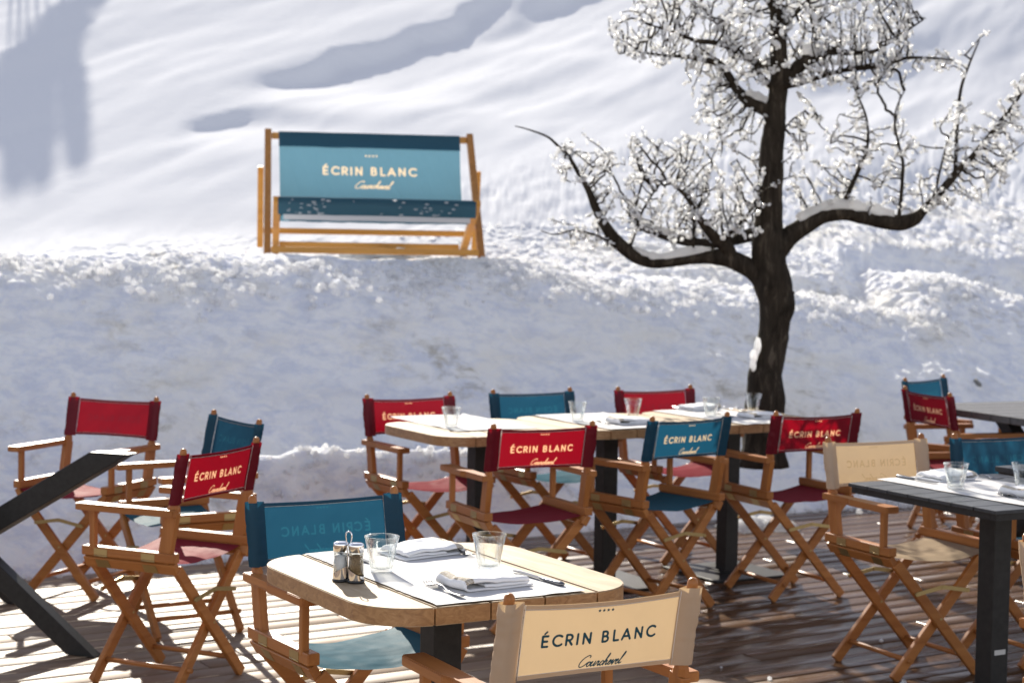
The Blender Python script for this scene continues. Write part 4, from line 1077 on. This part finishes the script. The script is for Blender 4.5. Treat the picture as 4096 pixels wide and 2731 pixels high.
# ------------------------------------------------------------------ giant double deckchair on the bank
DW = mat_wood('golden_deckchair_wood', (0.50, 0.22, 0.035), (0.66, 0.33, 0.07), 'x', 0.4, 1.0, 0.1, 0.15)
DWZ = mat_wood('golden_deckchair_post', (0.32, 0.14, 0.035), (0.48, 0.22, 0.06), 'z', 0.4, 1.0, 0.1, 0.15)
DCM = mat_cloth('deckchair_canvas', (0.04, 0.13, 0.19), (0.115, 0.245, 0.325), BEIGE_INK, ((0.03, 0.17, 0.25), (0.02, 0.2, 0.31)), (0.75, 0.6, 0.4), 0.04)
def deckchair():
    DY = 13.15; base = at(1488, 1012, DY)
    root = empty('double_deckchair', (base.x, base.y, base.z), R(8)); tag(root, 'giant blue double deckchair with yellow wooden frame standing on top of the snow bank', 'deckchair')
    hw = 0.765; zt, yt = 0.905, 0.50; zb, yb = 0.0, -0.42          # frame A
    for sg in (-1, 1):
        m = MB(); m.bar((sg * hw, yb, zb - 0.06), (sg * hw, yt, zt), 0.05, 0.055, (0, 0, 1), 0.004); m.build('long_post', DWZ, root)
        m = MB(); m.bar((sg * (hw - 0.062), -0.60, 0.365), (sg * (hw - 0.062), 0.42, -0.04), 0.05, 0.05, (0, 0, 1), 0.004); m.build('seat_side', DW, root)
        m = MB(); m.bar((sg * (hw + 0.052), 0.35, 0.63), (sg * (hw + 0.052), 0.50, 0.03), 0.045, 0.045, (0, 1, 0), 0.004); m.build('prop', DW, root)
    for nm, y, z, w_, s_ in (('top_bar', yt - 0.01, zt - 0.035, hw - 0.026, 0.05), ('front_bar', yb, 0.015, hw - 0.026, 0.045), ('seat_front_bar', -0.58, 0.35, hw - 0.09, 0.04),
                         ('lower_bar', 0.30, 0.055, hw - 0.09, 0.04), ('rear_bar', 0.49, 0.155, hw + 0.028, 0.045)):
        m = MB(); m.box((-w_, y - s_ / 2, z - s_ / 2), (w_, y + s_ / 2, z + s_ / 2), None, 0.004); m.build(nm, DW, root)
    # canvas: hangs from the top bar and comes up over the seat front bar
    ctrl = [(0.455, 0.885), (0.40, 0.78), (0.30, 0.60), (0.18, 0.43), (0.04, 0.30), (-0.14, 0.225), (-0.32, 0.235), (-0.48, 0.30), (-0.575, 0.372)]
    pr = catmull(ctrl, 14)
    arr = np.array(pr); L = np.concatenate([[0], np.cumsum(np.linalg.norm(np.diff(arr, axis=0), axis=1))])
    nv = 300; ss = np.linspace(0, L[-1], nv); Yc = np.interp(ss, L, arr[:, 0]); Zc = np.interp(ss, L, arr[:, 1])
    cw_t, cw_b = 0.685, 0.69; nu = 360; xs = np.linspace(-1, 1, nu)
    U, Sx = np.meshgrid(xs, np.arange(nv), indexing='ij')
    wd = cw_t + (cw_b - cw_t) * (ss / L[-1])[Sx] - 0.012 * np.sin(PI * (ss / L[-1])[Sx])
    X = U * wd
    wr = 0.013 * fbm(X * 12 + 3 - ss[Sx] * 3, ss[Sx] * 1.3, 4, 5) * np.sin(PI * (ss / L[-1])[Sx]) ** 0.7
    Y = Yc[Sx] + wr; Z = Zc[Sx] - 0.006 * (1 - U * U) * np.sin(PI * (ss / L[-1])[Sx]) + wr * 0.5
    vis = 0.505                                         # length of the upper part carrying the print
    k = 1.32 / 0.376
    sdf = print_sdf(X / 0.95, (0.315 - ss[Sx]) / 0.98, 1.0, 0.37)
    # faces: printed side is the front (towards -y); material prints on back faces
    me = np_mesh('canvas', np.stack([X, Y, Z], -1).reshape(-1, 3), grid_faces(nu, nv, False), DCM, True, {'sdf': sdf.ravel()})
    cv = link(bpy.data.objects.new('canvas', me), root)
    # double cloth turned over the bars
    def band(nm, pts, w_, mat):
        n1 = 60; P_ = np.array(pts); xs = np.linspace(-w_, w_, n1); V = np.zeros((n1, len(P_), 3))
        for i_, x in enumerate(xs):
            V[i_, :, 0] = x; V[i_, :, 1] = P_[:, 0]; V[i_, :, 2] = P_[:, 1] + 0.003 * vnoise(np.array([x * 7]), np.array([0.5]), 8)[0] * np.linspace(0, 1, len(P_))
        return link(bpy.data.objects.new(nm, np_mesh(nm, V.reshape(-1, 3), grid_faces(n1, len(P_)), mat, True, {'sdf': np.full(n1 * len(P_), 0.05)})), root)
    FLAP = mat_cloth('deckchair_double_canvas', (0.05, 0.15, 0.215), (0.03, 0.11, 0.165), sheen=0.04)
    band('top_flap', [(0.53, 0.865), (0.52, 0.888), (0.49, 0.904), (0.452, 0.898), (0.440, 0.875), (0.40, 0.800), (0.388, 0.786)], 0.685, FLAP)
    band('front_flap', [(-0.40, 0.262), (-0.50, 0.330), (-0.556, 0.381), (-0.585, 0.386), (-0.606, 0.374), (-0.610, 0.330), (-0.600, 0.262)], 0.695, FLAP)
    band('hem', [(-0.600, 0.262), (-0.594, 0.225)], 0.655, mat_plain('pale_lining', (0.55, 0.55, 0.55), 0.9))
    return root
deckchair()

# lumps of snow caught on the deckchair
def lump_mesh(name, pts, seed):
    ico = bmesh.new(); bmesh.ops.create_icosphere(ico, subdivisions=1 if name == 'rock' else 3, radius=1)
    iv = np.array([v.co[:] for v in ico.verts]); fi = np.array([[v.index for v in f.verts] for f in ico.faces]); ico.free()
    V = []; F = []; n = 0
    for i, (x, y, z, rx, ry, rz) in enumerate(pts):
        d = 1 + 0.25 * fbm(iv[:, 0] * 2 + i * 3.3 + seed, iv[:, 1] * 2 + iv[:, 2] * 1.7, 3, seed)[:, None]
        V.append(iv * d * np.array([rx, ry, rz]) + np.array([x, y, z])); F.append(fi + n); n += len(iv)
    return np_mesh(name, np.concatenate(V), np.concatenate(F), SNOW_CAP, name != 'rock')
b = at(1498, 1012, 13.15)
q = random.Random(9)
o = link(bpy.data.objects.new('snow_patch', lump_mesh('snow_patch', [(b.x + q.uniform(-0.2, 0.35), b.y + 0.22 + q.uniform(-0.15, 0.15), b.z - 0.035 + q.uniform(-0.02, 0.03), q.uniform(0.06, 0.16), q.uniform(0.08, 0.14), q.uniform(0.03, 0.06)) for _ in range(14)], 3)))
tag(o, 'lumpy heap of snow lying under the giant deckchair', 'snow heap')
rz_ = Matrix.Rotation(R(8), 3, 'Z'); pts_ = []
for _ in range(48):
    lx = q.choice([q.gauss(-0.42, 0.12), q.gauss(-0.48, 0.08), q.gauss(0.45, 0.10), q.uniform(-0.66, 0.66)]); zz_ = q.uniform(0.27, 0.375)
    if abs(lx) > 0.67: continue
    P_ = rz_ @ Vector((lx, -0.612, zz_)); r_ = q.uniform(0.002, 0.006); b2 = at(1488, 1012, 13.15)
    pts_.append((b2.x + P_.x, b2.y + P_.y, b2.z + P_.z, r_ * 2.8, r_ * 0.8, r_ * 0.8))
o = link(bpy.data.objects.new('snow_sprinkle', lump_mesh('snow_sprinkle', pts_, 4))); tag(o, 'bits of snow stuck to the front edge of the giant deckchair seat', kind='stuff')

# ------------------------------------------------------------------ ice-covered tree
def mat_bark():
    m, t, p = new_mat('tree_bark'); v = texco(t, (9, 9, 2.2)); n = noise(t, v, 2.5, 8, 0.7, 0.8); n2 = noise(t, texco(t), 2.2, 3)
    c = ramp(t, n, [(0.3, (0.010, 0.008, 0.006)), (0.55, (0.038, 0.030, 0.022)), (0.75, (0.13, 0.108, 0.082))])
    t.links.new(c, p.inputs['Base Color']); p.inputs['Roughness'].default_value = 0.85; p.inputs['Specular IOR Level'].default_value = 0.08
    bump(t, p, n, 0.8, 0.02); return m
BARK = mat_bark()
def mat_ice():
    m, t, p = new_mat('ice'); out = t.nodes['Material Output']
    tr = nd(t, 'ShaderNodeBsdfTranslucent'); tr.inputs[0].default_value = (0.97, 0.97, 0.96, 1)
    di = nd(t, 'ShaderNodeBsdfDiffuse'); di.inputs[0].default_value = (0.93, 0.93, 0.93, 1)
    gl_ = nd(t, 'ShaderNodeBsdfGlossy'); gl_.inputs['Roughness'].default_value = 0.2
    tp = nd(t, 'ShaderNodeBsdfTransparent'); tp.inputs[0].default_value = (0.95, 0.96, 0.97, 1)
    a = nd(t, 'ShaderNodeMixShader'); a.inputs[0].default_value = 0.25; t.links.new(tr.outputs[0], a.inputs[1]); t.links.new(di.outputs[0], a.inputs[2])
    b_ = nd(t, 'ShaderNodeMixShader'); b_.inputs[0].default_value = 0.16; t.links.new(a.outputs[0], b_.inputs[1]); t.links.new(gl_.outputs[0], b_.inputs[2])
    c_ = nd(t, 'ShaderNodeMixShader'); c_.inputs[0].default_value = 0.12; t.links.new(b_.outputs[0], c_.inputs[1]); t.links.new(tp.outputs[0], c_.inputs[2])
    t.links.new(c_.outputs[0], out.inputs['Surface']); return m
ICE = mat_ice()
TY = 9.9
def T(px, py, dy=0.0): return at(2000 + px / 0.9222, py / 0.9222, TY + dy)
def smooth_path(pts, rad, n=5):
    P_ = catmull([tuple(p) + (r,) for p, r in zip(pts, rad)], n)
    return [Vector(q_[:3]) for q_ in P_], [q_[3] for q_ in P_]
PX = 1 / 0.9222 * TY / (FOC * W0)      # tree-sketch unit -> metres at TY
tree = empty('ice_covered_tree', (1.40, TY, 0)); tag(tree, 'dark bare tree with ice coated twigs standing behind the row of tables', 'tree')
def tpart(me_or_mb, name, mats):
    me = me_or_mb.mesh(name, mats) if isinstance(me_or_mb, MB) else me_or_mb
    o = bpy.data.objects.new(name, me); link(o, tree); o.location = (-1.40, -TY, 0); return o
tr_pts = [(972, 1720), (974, 1600), (978, 1500), (982, 1400), (996, 1300), (1011, 1200), (1016, 1120), (1000, 1030), (990, 950), (990, 850), (992, 750), (998, 660), (1003, 570), (1012, 480), (1020, 400), (1028, 300), (1028, 200), (1025, 100), (1018, 0), (1012, -120), (1018, -260), (1010, -400)]
tr_w = [165, 140, 128, 118, 106, 108, 116, 118, 112, 100, 92, 84, 78, 74, 70, 60, 54, 48, 40, 34, 24, 14]
nodes = []        # skeleton seeds for the twigs: (pos, radius)
def limb(name, pts, wd, n=12, wob=0.03, seed=True):
    P_ = [T(*p) for p in pts]; Rr_ = [w_ * PX / 2 * (1.1 if name == 'trunk' else 1.22) for w_ in wd]
    A_, B_ = smooth_path(P_, Rr_, 5)
    m = MB(); m.tube(A_, B_, n)
    for v in m.bm.verts:
        k = wob * float(fbm(np.array([v.co.x * 14 + v.co.y * 9]), np.array([v.co.z * 8]), 3, 17)[0])
        c0 = min(zip(A_, B_), key=lambda ab: (ab[0] - v.co).length_squared)
        v.co += (v.co - c0[0]) * k * 4
    tpart(m, name, BARK)
    if seed: nodes.extend([(a, b_) for a, b_ in zip(A_, B_)])
    return A_, B_
limb('trunk', tr_pts, tr_w, 18, 0.05, False)
for p_ in (tr_pts[14:]): nodes.append((T(*p_), 0.02))
L1 = limb('limb', [(995, 1050), (950, 1010), (900, 978), (840, 952), (760, 947), (680, 955), (600, 968), (540, 962), (480, 932), (420, 880), (380, 820), (350, 760), (325, 700), (290, 640), (255, 580), (215, 540), (175, 505), (110, 480), (55, 465)],
          [84, 66, 58, 54, 46, 40, 36, 38, 40, 38, 32, 25, 18, 14, 11, 9, 7, 5, 3])
L2 = limb('limb', [(985, 880, 0.02), (935, 865, 0.10), (860, 885, 0.2), (760, 900, 0.3), (700, 892, 0.36), (640, 880, 0.42), (580, 860, 0.48), (520, 832, 0.55), (470, 780, .6)], [50, 42, 34, 34, 32, 30, 28, 24, 14])
L3 = limb('limb', [(845, 950), (838, 915, -.03), (800, 885, -.06), (760, 840, -.1), (725, 790, -.13), (695, 735, -.15), (650, 690, -.16), (610, 660, -.16)], [50, 44, 34, 26, 18, 14, 10, 7])
R1 = limb('limb', [(1005, 930), (1040, 900), (1080, 862), (1140, 820), (1200, 793), (1260, 784), (1340, 797), (1420, 815), (1480, 822), (1530, 806), (1560, 780), (1590, 745), (1640, 690), (1690, 630), (1740, 580), (1790, 520), (1840, 455), (1900, 380), (1945, 315)],
          [84, 66, 60, 54, 50, 50, 50, 50, 46, 40, 26, 26, 24, 21, 18, 16, 12, 9, 5])
S1 = limb('limb', [(1008, 420), (985, 405), (950, 388), (905, 362), (870, 325, .03), (850, 290, .04), (815, 240, .06), (770, 225, .07), (700, 212, .08), (600, 205, .08), (500, 192, .08), (440, 200, .08)], [56, 48, 44, 36, 26, 24, 22, 20, 13, 9, 6, 4])
limb('limb', [(1015, 330), (985, 305, -.05), (955, 270, -.1), (925, 225, -.14), (870, 190, -.18), (800, 160, -.2), (720, 150, -.22), (640, 118, -.24), (560, 95, -.25)], [22, 20, 16, 14, 12, 16, 13, 9, 4])
limb('limb', [(1010, 255), (960, 240, .1), (900, 205, .2), (850, 150, .25), (800, 90, .3), (730, 20, .32), (640, -60, .34)], [18, 15, 12, 10, 8, 6, 4])
limb('limb', [(1035, 310), (1075, 275), (1120, 230), (1170, 205), (1215, 188), (1290, 195, -.04), (1380, 190, -.08), (1460, 140, -.1), (1560, 75, -.12)], [50, 44, 42, 38, 30, 16, 11, 8, 4])
limb('limb', [(1035, 320, -.02), (1090, 312, -.08), (1180, 285, -.13), (1260, 262, -.16), (1350, 248, -.18), (1420, 238, -.2), (1500, 215, -.21), (1600, 215, -.22), (1670, 222, -.22)], [22, 16, 14, 14, 18, 16, 10, 6, 3])
limb('limb', [(1025, 130), (1060, 80, .12), (1120, 20, .22), (1190, -60, .3), (1270, -170, .4)], [22, 18, 14, 10, 5])
limb('limb', [(1020, 60), (985, 0, -.1), (930, -70, -.2), (860, -160, -.3), (800, -270, -.35)], [20, 16, 12, 9, 5])
limb('limb', [(1014, -80), (1080, -160, -.15), (1180, -230, -.3), (1300, -270, -.4)], [18, 14, 10, 5])
for pts, wd in (([(1470, 810), (1478, 740), (1484, 660), (1486, 600), (1470, 530), (1456, 460), (1462, 400), (1492, 335)], [14, 12, 11, 10, 8, 7, 5, 4]),
                ([(1262, 770), (1290, 700, -.03), (1320, 635, -.05), (1345, 580, -.06), (1358, 510, -.06), (1350, 430, -.06), (1318, 350, -.06), (1290, 290, -.06)], [18, 16, 13, 10, 8, 7, 5, 4]),
                ([(1678, 640), (1683, 540), (1688, 440), (1700, 330), (1730, 240), (1768, 150)], [13, 12, 11, 10, 7, 4]),
                ([(1600, 760, .03), (1612, 680, .06), (1630, 600, .08), (1650, 520, .1)], [9, 8, 6, 4]),
                ([(478, 915), (500, 850), (520, 790), (560, 720), (600, 670)], [12, 10, 8, 6, 4]),
                ([(715, 945), (712, 880, -.04), (715, 830, -.06), (730, 760, -.08)], [9, 8, 7, 5]),
                ([(815, 900), (850, 860, -.05), (890, 820, -.1), (930, 770, -.14), (975, 700, -.18)], [14, 12, 10, 8, 5]),
                ([(445, 925), (380, 880, -.02), (330, 860, -.04), (270, 850, -.06), (200, 865, -.08), (150, 850, -.1)], [10, 8, 7, 5, 4, 3]),
                ([(1175, 210), (1165, 150, .02), (1150, 80, .04), (1140, 0, .06), (1145, -70, .08)], [14, 12, 10, 8, 5]),
                ([(1045, 480, .02), (1080, 440, .04), (1125, 410, .06)], [7, 5, 3])):
    limb('branch', pts, wd, 7, 0.0)

# knot on the right of the trunk
m = MB(); m.tube([T(1040, 1120), T(1066, 1095), T(1080, 1072)], [0.03, 0.026, 0.014], 10); tpart(m, 'knot', BARK)

def colonise():
    """twigs that grow into the crown's envelope"""
    q = np.random.RandomState(5); att = []
    def fill(poly, n, dmin, dmax):
        xs = [p[0] for p in poly]; ys = [p[1] for p in poly]; k = 0
        while k < n:
            x = q.uniform(min(xs), max(xs)); y = q.uniform(min(ys), max(ys)); ins = False
            for (x0, y0), (x1, y1) in zip(poly, poly[1:] + poly[:1]):
                if (y0 > y) != (y1 > y) and x < (x1 - x0) * (y - y0) / (y1 - y0) + x0: ins = not ins
            if ins: att.append(tuple(T(x, y, q.uniform(dmin, dmax)))); k += 1
    fill([(180, 620), (220, 560), (260, 540), (330, 570), (420, 540), (520, 500), (620, 520), (720, 430), (760, 380), (850, 420), (900, 430), (950, 540), (1000, 640), (1010, 900), (960, 920), (880, 900), (700, 880), (520, 900), (470, 900), (400, 780), (340, 720), (230, 700)], 800, -0.38, 0.5)
    fill([(250, 830), (330, 790), (400, 860), (440, 940), (300, 930), (200, 880)], 120, -0.15, 0.15)
    fill([(700, 240), (860, 300), (880, 420), (800, 560), (740, 460), (700, 340), (660, 330)], 200, -0.1, 0.3)
    fill([(390, 90), (520, 0), (700, -60), (1010, -80), (1010, 340), (900, 300), (760, 270), (600, 260), (440, 240), (410, 150)], 750, -0.45, 0.5)
    fill([(1030, -80), (1400, -60), (1520, 10), (1540, 120), (1500, 210), (1440, 300), (1340, 370), (1200, 340), (1080, 330), (1040, 250)], 800, -0.45, 0.5)
    fill([(1480, 180), (1680, 190), (1680, 250), (1500, 290)], 70, -0.25, 0.0)
    fill([(1050, 440), (1150, 410), (1300, 420), (1400, 500), (1480, 430), (1560, 560), (1560, 780), (1450, 790), (1300, 770), (1180, 760), (1060, 760)], 330, -0.2, 0.3)
    fill([(1580, 440), (1700, 380), (1800, 420), (1880, 300), (1940, 320), (1960, 520), (1880, 640), (1850, 720), (1700, 790), (1560, 800), (1600, 700), (1660, 600)], 330, -0.2, 0.25)
    fill([(600, -420), (800, -620), (1100, -640), (1350, -480), (1480, -200), (1480, -60), (560, -60), (520, -200)], 380, -0.6, 0.6)
    att = np.array(att)
    N_ = np.array([tuple(p) for p, _ in nodes]); par = np.full(len(N_), -1); kids = np.zeros(len(N_), int)
    step = 0.042
    base_n = len(N_)
    best = np.full(len(att), 9.0); bi = np.zeros(len(att), int)
    new0 = 0
    for it in range(60):
        D_ = np.linalg.norm(att[:, None, :] - N_[None, new0:, :], axis=2)
        j = D_.argmin(1); dm = D_[np.arange(len(att)), j]
        up = dm < best; best[up] = dm[up]; bi[up] = j[up] + new0
        keep = best > 0.055
        att = att[keep]; best = best[keep]; bi = bi[keep]
        if len(att) == 0: break
        act = best < 0.34
        if not act.any(): break
        new0 = len(N_); add = []; pr_ = []
        for nidx in np.unique(bi[act]):
            if kids[nidx] > 3: continue
            d = att[act & (bi == nidx)] - N_[nidx]; d = (d / (np.linalg.norm(d, axis=1)[:, None] + 1e-9)).mean(0)
            d = d / (np.linalg.norm(d) + 1e-9) + q.normal(0, 0.24, 3) + np.array([0, 0, 0.22]); d /= np.linalg.norm(d)
            add.append(N_[nidx] + d * step); pr_.append(nidx); kids[nidx] += 1
        if not add: break
        N_ = np.concatenate([N_, np.array(add)]); par = np.concatenate([par, pr_]); kids = np.concatenate([kids, np.zeros(len(add), int)])
    # stiff young shoots that stand out of the crown
    cen = np.array([1.45, TY])
    for k0 in q.choice(np.arange(base_n, len(N_)), 190, replace=False):
        cur = k0; o2 = N_[k0][:2] - cen; d = np.array([o2[0] * 0.5, o2[1] * 0.3, q.uniform(0.3, 1.0)]) + q.normal(0, 0.35, 3); d /= np.linalg.norm(d)
        for _k in range(q.randint(3, 8)):
            d = d + q.normal(0, 0.16, 3); d /= np.linalg.norm(d)
            N_ = np.concatenate([N_, (N_[cur] + d * 0.032)[None]]); par = np.append(par, cur); cur = len(N_) - 1
    n = len(N_)
    wgt = np.ones(n)
    for i in range(n - 1, base_n - 1, -1): wgt[par[i]] += wgt[i]
    rad = np.clip(0.0019 * wgt ** 0.42, 0.0019, 0.012)
    V = []; F = []; k = 0
    for i in range(base_n, n):
        a = N_[par[i]]; b_ = N_[i]; d = b_ - a; d = d / (np.linalg.norm(d) + 1e-9)
        u = np.cross(d, [0.3, 0.9, 0.1]); u /= np.linalg.norm(u) + 1e-9; w_ = np.cross(d, u)
        ra = min(rad[par[i]], rad[i] * 1.3) if par[i] >= base_n else rad[i] * 1.2
        for c_, r_ in ((a, ra), (b_, rad[i])):
            for s_ in range(4): an = PI / 2 * s_; V.append(c_ + (u * math.cos(an) + w_ * math.sin(an)) * r_)
        for s_ in range(4): F.append((k + s_, k + (s_ + 1) % 4, k + 4 + (s_ + 1) % 4, k + 4 + s_))
        k += 8
    tpart(np_mesh('twigs', V, F, BARK, True), 'twigs', None)
    # ice: beads and short drops hanging on the fine twigs
    ico = bmesh.new(); bmesh.ops.create_icosphere(ico, subdivisions=1, radius=1)
    iv = np.array([v.co[:] for v in ico.verts]); fi = np.array([[v.index for v in f.verts] for f in ico.faces]); ico.free()
    IV = []; IF = []; k = 0
    fine = [i for i in range(base_n, n) if wgt[i] < 14]
    for i in fine:
        for _ in range(1 + (q.rand() < 0.7) + 2 * (wgt[i] < 2)):
            if q.rand() < 0.14: continue
            f = q.rand(); c_ = N_[i] * f + N_[par[i]] * (1 - f) + q.normal(0, 0.009, 3)
            r_ = abs(q.normal(0.005, 0.003)) + 0.004; s3 = r_ * np.array([q.uniform(.6, 1.2), q.uniform(.6, 1.2), q.uniform(.8, 2.0)])
            R3 = np.linalg.qr(q.normal(size=(3, 3)))[0]
            IV.append((iv * s3) @ R3 + c_); IF.append(fi + k); k += len(iv)
    tpart(np_mesh('ice_beads', np.concatenate(IV), np.concatenate(IF), ICE, True), 'ice_beads', None)
    return n, len(IV)
TREE_STATS = colonise()

def snow_cap(pts, rads, lift=0.8, name='snow_cap'):
    """snow resting along the upper side of a limb"""
    m = MB(); n = 10; rings = []
    L_ = len(pts)
    for i, (p, r_) in enumerate(zip(pts, rads)):
        t_ = (pts[min(i + 1, L_ - 1)] - pts[max(i - 1, 0)]).normalized(); sd = t_.cross(Vector((0, 0, 1))).normalized(); up = sd.cross(t_)
        e = math.sin(PI * (i + 0.25) / (L_ - 0.5)) ** 0.5
        j = 1 + 0.28 * float(vnoise(np.array([i * 0.7 + p.x * 5]), np.array([p.z * 3]), 4)[0])
        rr_ = r_ * (0.55 + 0.6 * e) * j
        rings.append([m.bm.verts.new(p + up * (r_ * 0.78 + rr_ * lift * 0.9 * math.sin(a) * (1 if math.sin(a) > 0 else 0.55)) + sd * rr_ * 1.05 * math.cos(a)) for a in [2 * PI * k / n for k in range(n)]])
    for a, b_ in zip(rings[:-1], rings[1:]):
        for k in range(n):
            f = m.bm.faces.new((a[k], a[(k + 1) % n], b_[(k + 1) % n], b_[k])); f.smooth = True
    m.bm.faces.new(rings[0]); m.bm.faces.new(rings[-1][::-1])
    tpart(m, name, SNOW_CAP)
def span(L_, x0, x1):
    return [(p, r_) for p, r_ in zip(*L_) if min(x0, x1) <= p.x <= max(x0, x1)]
def cap(L_, a, b_, lift=0.8):
    s_ = span(L_, T(a, 0).x, T(b_, 0).x)
    if len(s_) > 2: snow_cap([p for p, _ in s_], [r_ for _, r_ in s_], lift)
cap(L1, 490, 810, 0.95); cap(L2, 530, 720, 0.95); cap(R1, 1130, 1475, 0.95); cap(S1, 900, 985, 1.0)
m_ = lump_mesh('snow_cap', [(*T(938, 1310, -0.07), 0.022, 0.02, 0.04), (*T(934, 1345, -0.07), 0.018, 0.02, 0.035), (*T(950, 1275, -0.07), 0.02, 0.02, 0.05)], 5); tpart(m_, 'snow_cap', None)
m_ = lump_mesh('snow_cap', [(*T(1150, 185, -0.02), 0.05, 0.05, 0.035), (*T(1185, 178, 0), 0.04, 0.05, 0.03)], 6); tpart(m_, 'snow_cap', None)
# snow drifted round the foot of the trunk
foot = T(975, 1700)
o = link(bpy.data.objects.new('snow_drift', lump_mesh('snow_drift', [(foot.x + q.uniform(-0.16, 0.16), TY + 0.1 + q.uniform(-0.05, 0.15), 0.0, q.uniform(0.08, 0.14), q.uniform(0.08, 0.14), q.uniform(0.03, 0.07)) for _ in range(9)], 8)))
tag(o, 'low drift of snow round the foot of the dark tree', 'snow drift')

# stones showing through the bank at the far right
def hit(u, v):
    d = ray(u, v)
    for k in range(400):
        y = 9 + k * 0.02; P_ = Vector((0, 0, CAM_H)) + d * (y / d.y)
        if tz(P_.x, P_.y) > P_.z: return P_
    return P_
def rock(u, v, y, r, seed, label):
    p = hit(u, v)
    mm = lump_mesh('rock', [(0, 0, 0, r * 0.8, r * 0.5, r * 0.9), (r * 0.8, 0, -r * 0.8, r * 0.7, r * 0.5, r * 0.7)], seed)
    mm.materials.clear()
    m, t, p_ = new_mat('grey_stone'); t.links.new(ramp(t, noise(t, texco(t), 30, 5, 0.65), [(0.3, (0.10, 0.095, 0.085)), (0.7, (0.26, 0.25, 0.23))]), p_.inputs['Base Color'])
    mm.materials.append(m); o = link(bpy.data.objects.new('rock', mm)); o.location = (p.x, p.y + 0.02, p.z - 0.02); o.rotation_euler = (0, 0, seed); tag(o, label, 'rock')
rock(3905, 1540, 12.0, 0.075, 2, 'grey stone poking out of the snow bank above the dark far table')

# firs high on the hill, above the frame: their shade falls across the left of the slope
def mat_fir():
    m, t, p = new_mat('fir_needles'); t.links.new(ramp(t, noise(t, texco(t), 3, 4), [(0.3, (0.02, 0.04, 0.02)), (0.7, (0.05, 0.085, 0.04))]), p.inputs['Base Color']); p.inputs['Roughness'].default_value = 0.8; return m
FIR = mat_fir()
def fir(x, y, h, seed, label, slim=1.0, low=0.12):
    z = tz(x, y) - 0.2; q = np.random.RandomState(seed)
    root = empty('pine_tree', (x, y, z)); tag(root, label, 'tree', 'pines on the hill above the frame')
    m = MB(); m.tube([(0, 0, 0), (0, 0, h * 0.5), (0, 0, h)], [0.035, 0.025, 0.008], 8); m.build('trunk', BARK, root)
    V = []; F = []; k = 0
    for _ in range(1500):
        f = q.rand() ** 0.8; zz = h * (low + (1 - low) * f); lay = (f * 5) % 1.0
        rmax = math.sin(PI * (0.1 + 0.88 * f)) ** 0.8 * h * 0.22 * slim * (0.55 + 0.6 * lay) + 0.02
        a = q.rand() * 2 * PI; r_ = rmax * (0.15 + 0.85 * q.rand() ** 0.6)
        c_ = np.array([r_ * math.cos(a), r_ * math.sin(a), zz - r_ * 0.35]); d = np.array([math.cos(a), math.sin(a), -0.35]) * q.uniform(.04, .11); s_ = np.array([-math.sin(a), math.cos(a), q.uniform(-.3, .3)]) * q.uniform(.015, .035)
        V += [c_ - s_, c_ + s_, c_ + d + s_ * .3, c_ + d - s_ * .3]; F.append((k, k + 1, k + 2, k + 3)); k += 4
    link(bpy.data.objects.new('crown', np_mesh('crown', V, F, FIR)), root)
def fir_shading(u, v, h, seed, label, slim=1.0, low=0.12):
    # stands up the slope, towards the sun, from the spot its tip shades
    d = ray(u, v); y = 5.138 / (0.35 + 0.05 * d.x / d.y - d.z / d.y); x = y * d.x / d.y; L = 5.1 * h
    fir(x - 0.264 * L, y + 0.965 * L, h, seed, label, slim, low)
for k_, (u_, v_, h_, sl_, lo_, lab_) in enumerate((
        (15, 640, 3.0, 0.50, 0.84, 'bare stemmed pine with the lowest tuft, high above the left of the picture'),
        (110, 500, 2.9, 0.55, 0.84, 'second bare stemmed pine of the row on the high slope'),
        (205, 350, 2.8, 0.55, 0.84, 'third bare stemmed pine of the row on the high slope'),
        (300, 215, 2.7, 0.55, 0.84, 'fourth bare stemmed pine of the row on the high slope'),
        (390, 80, 2.6, 0.55, 0.82, 'bare stemmed pine farthest up the slope above the picture'),
        (60, 900, 3.4, 0.26, 0.66, 'slender pine lowest on the slope above the left of the picture'),
        (170, 860, 3.5, 0.22, 0.64, 'slender pine between two others low on the slope'),
        (330, 800, 3.3, 0.20, 0.66, 'slender pine standing apart on the right, low on the slope'))):
    fir_shading(u_, v_, h_, k_ + 1, lab_, sl_, lo_)
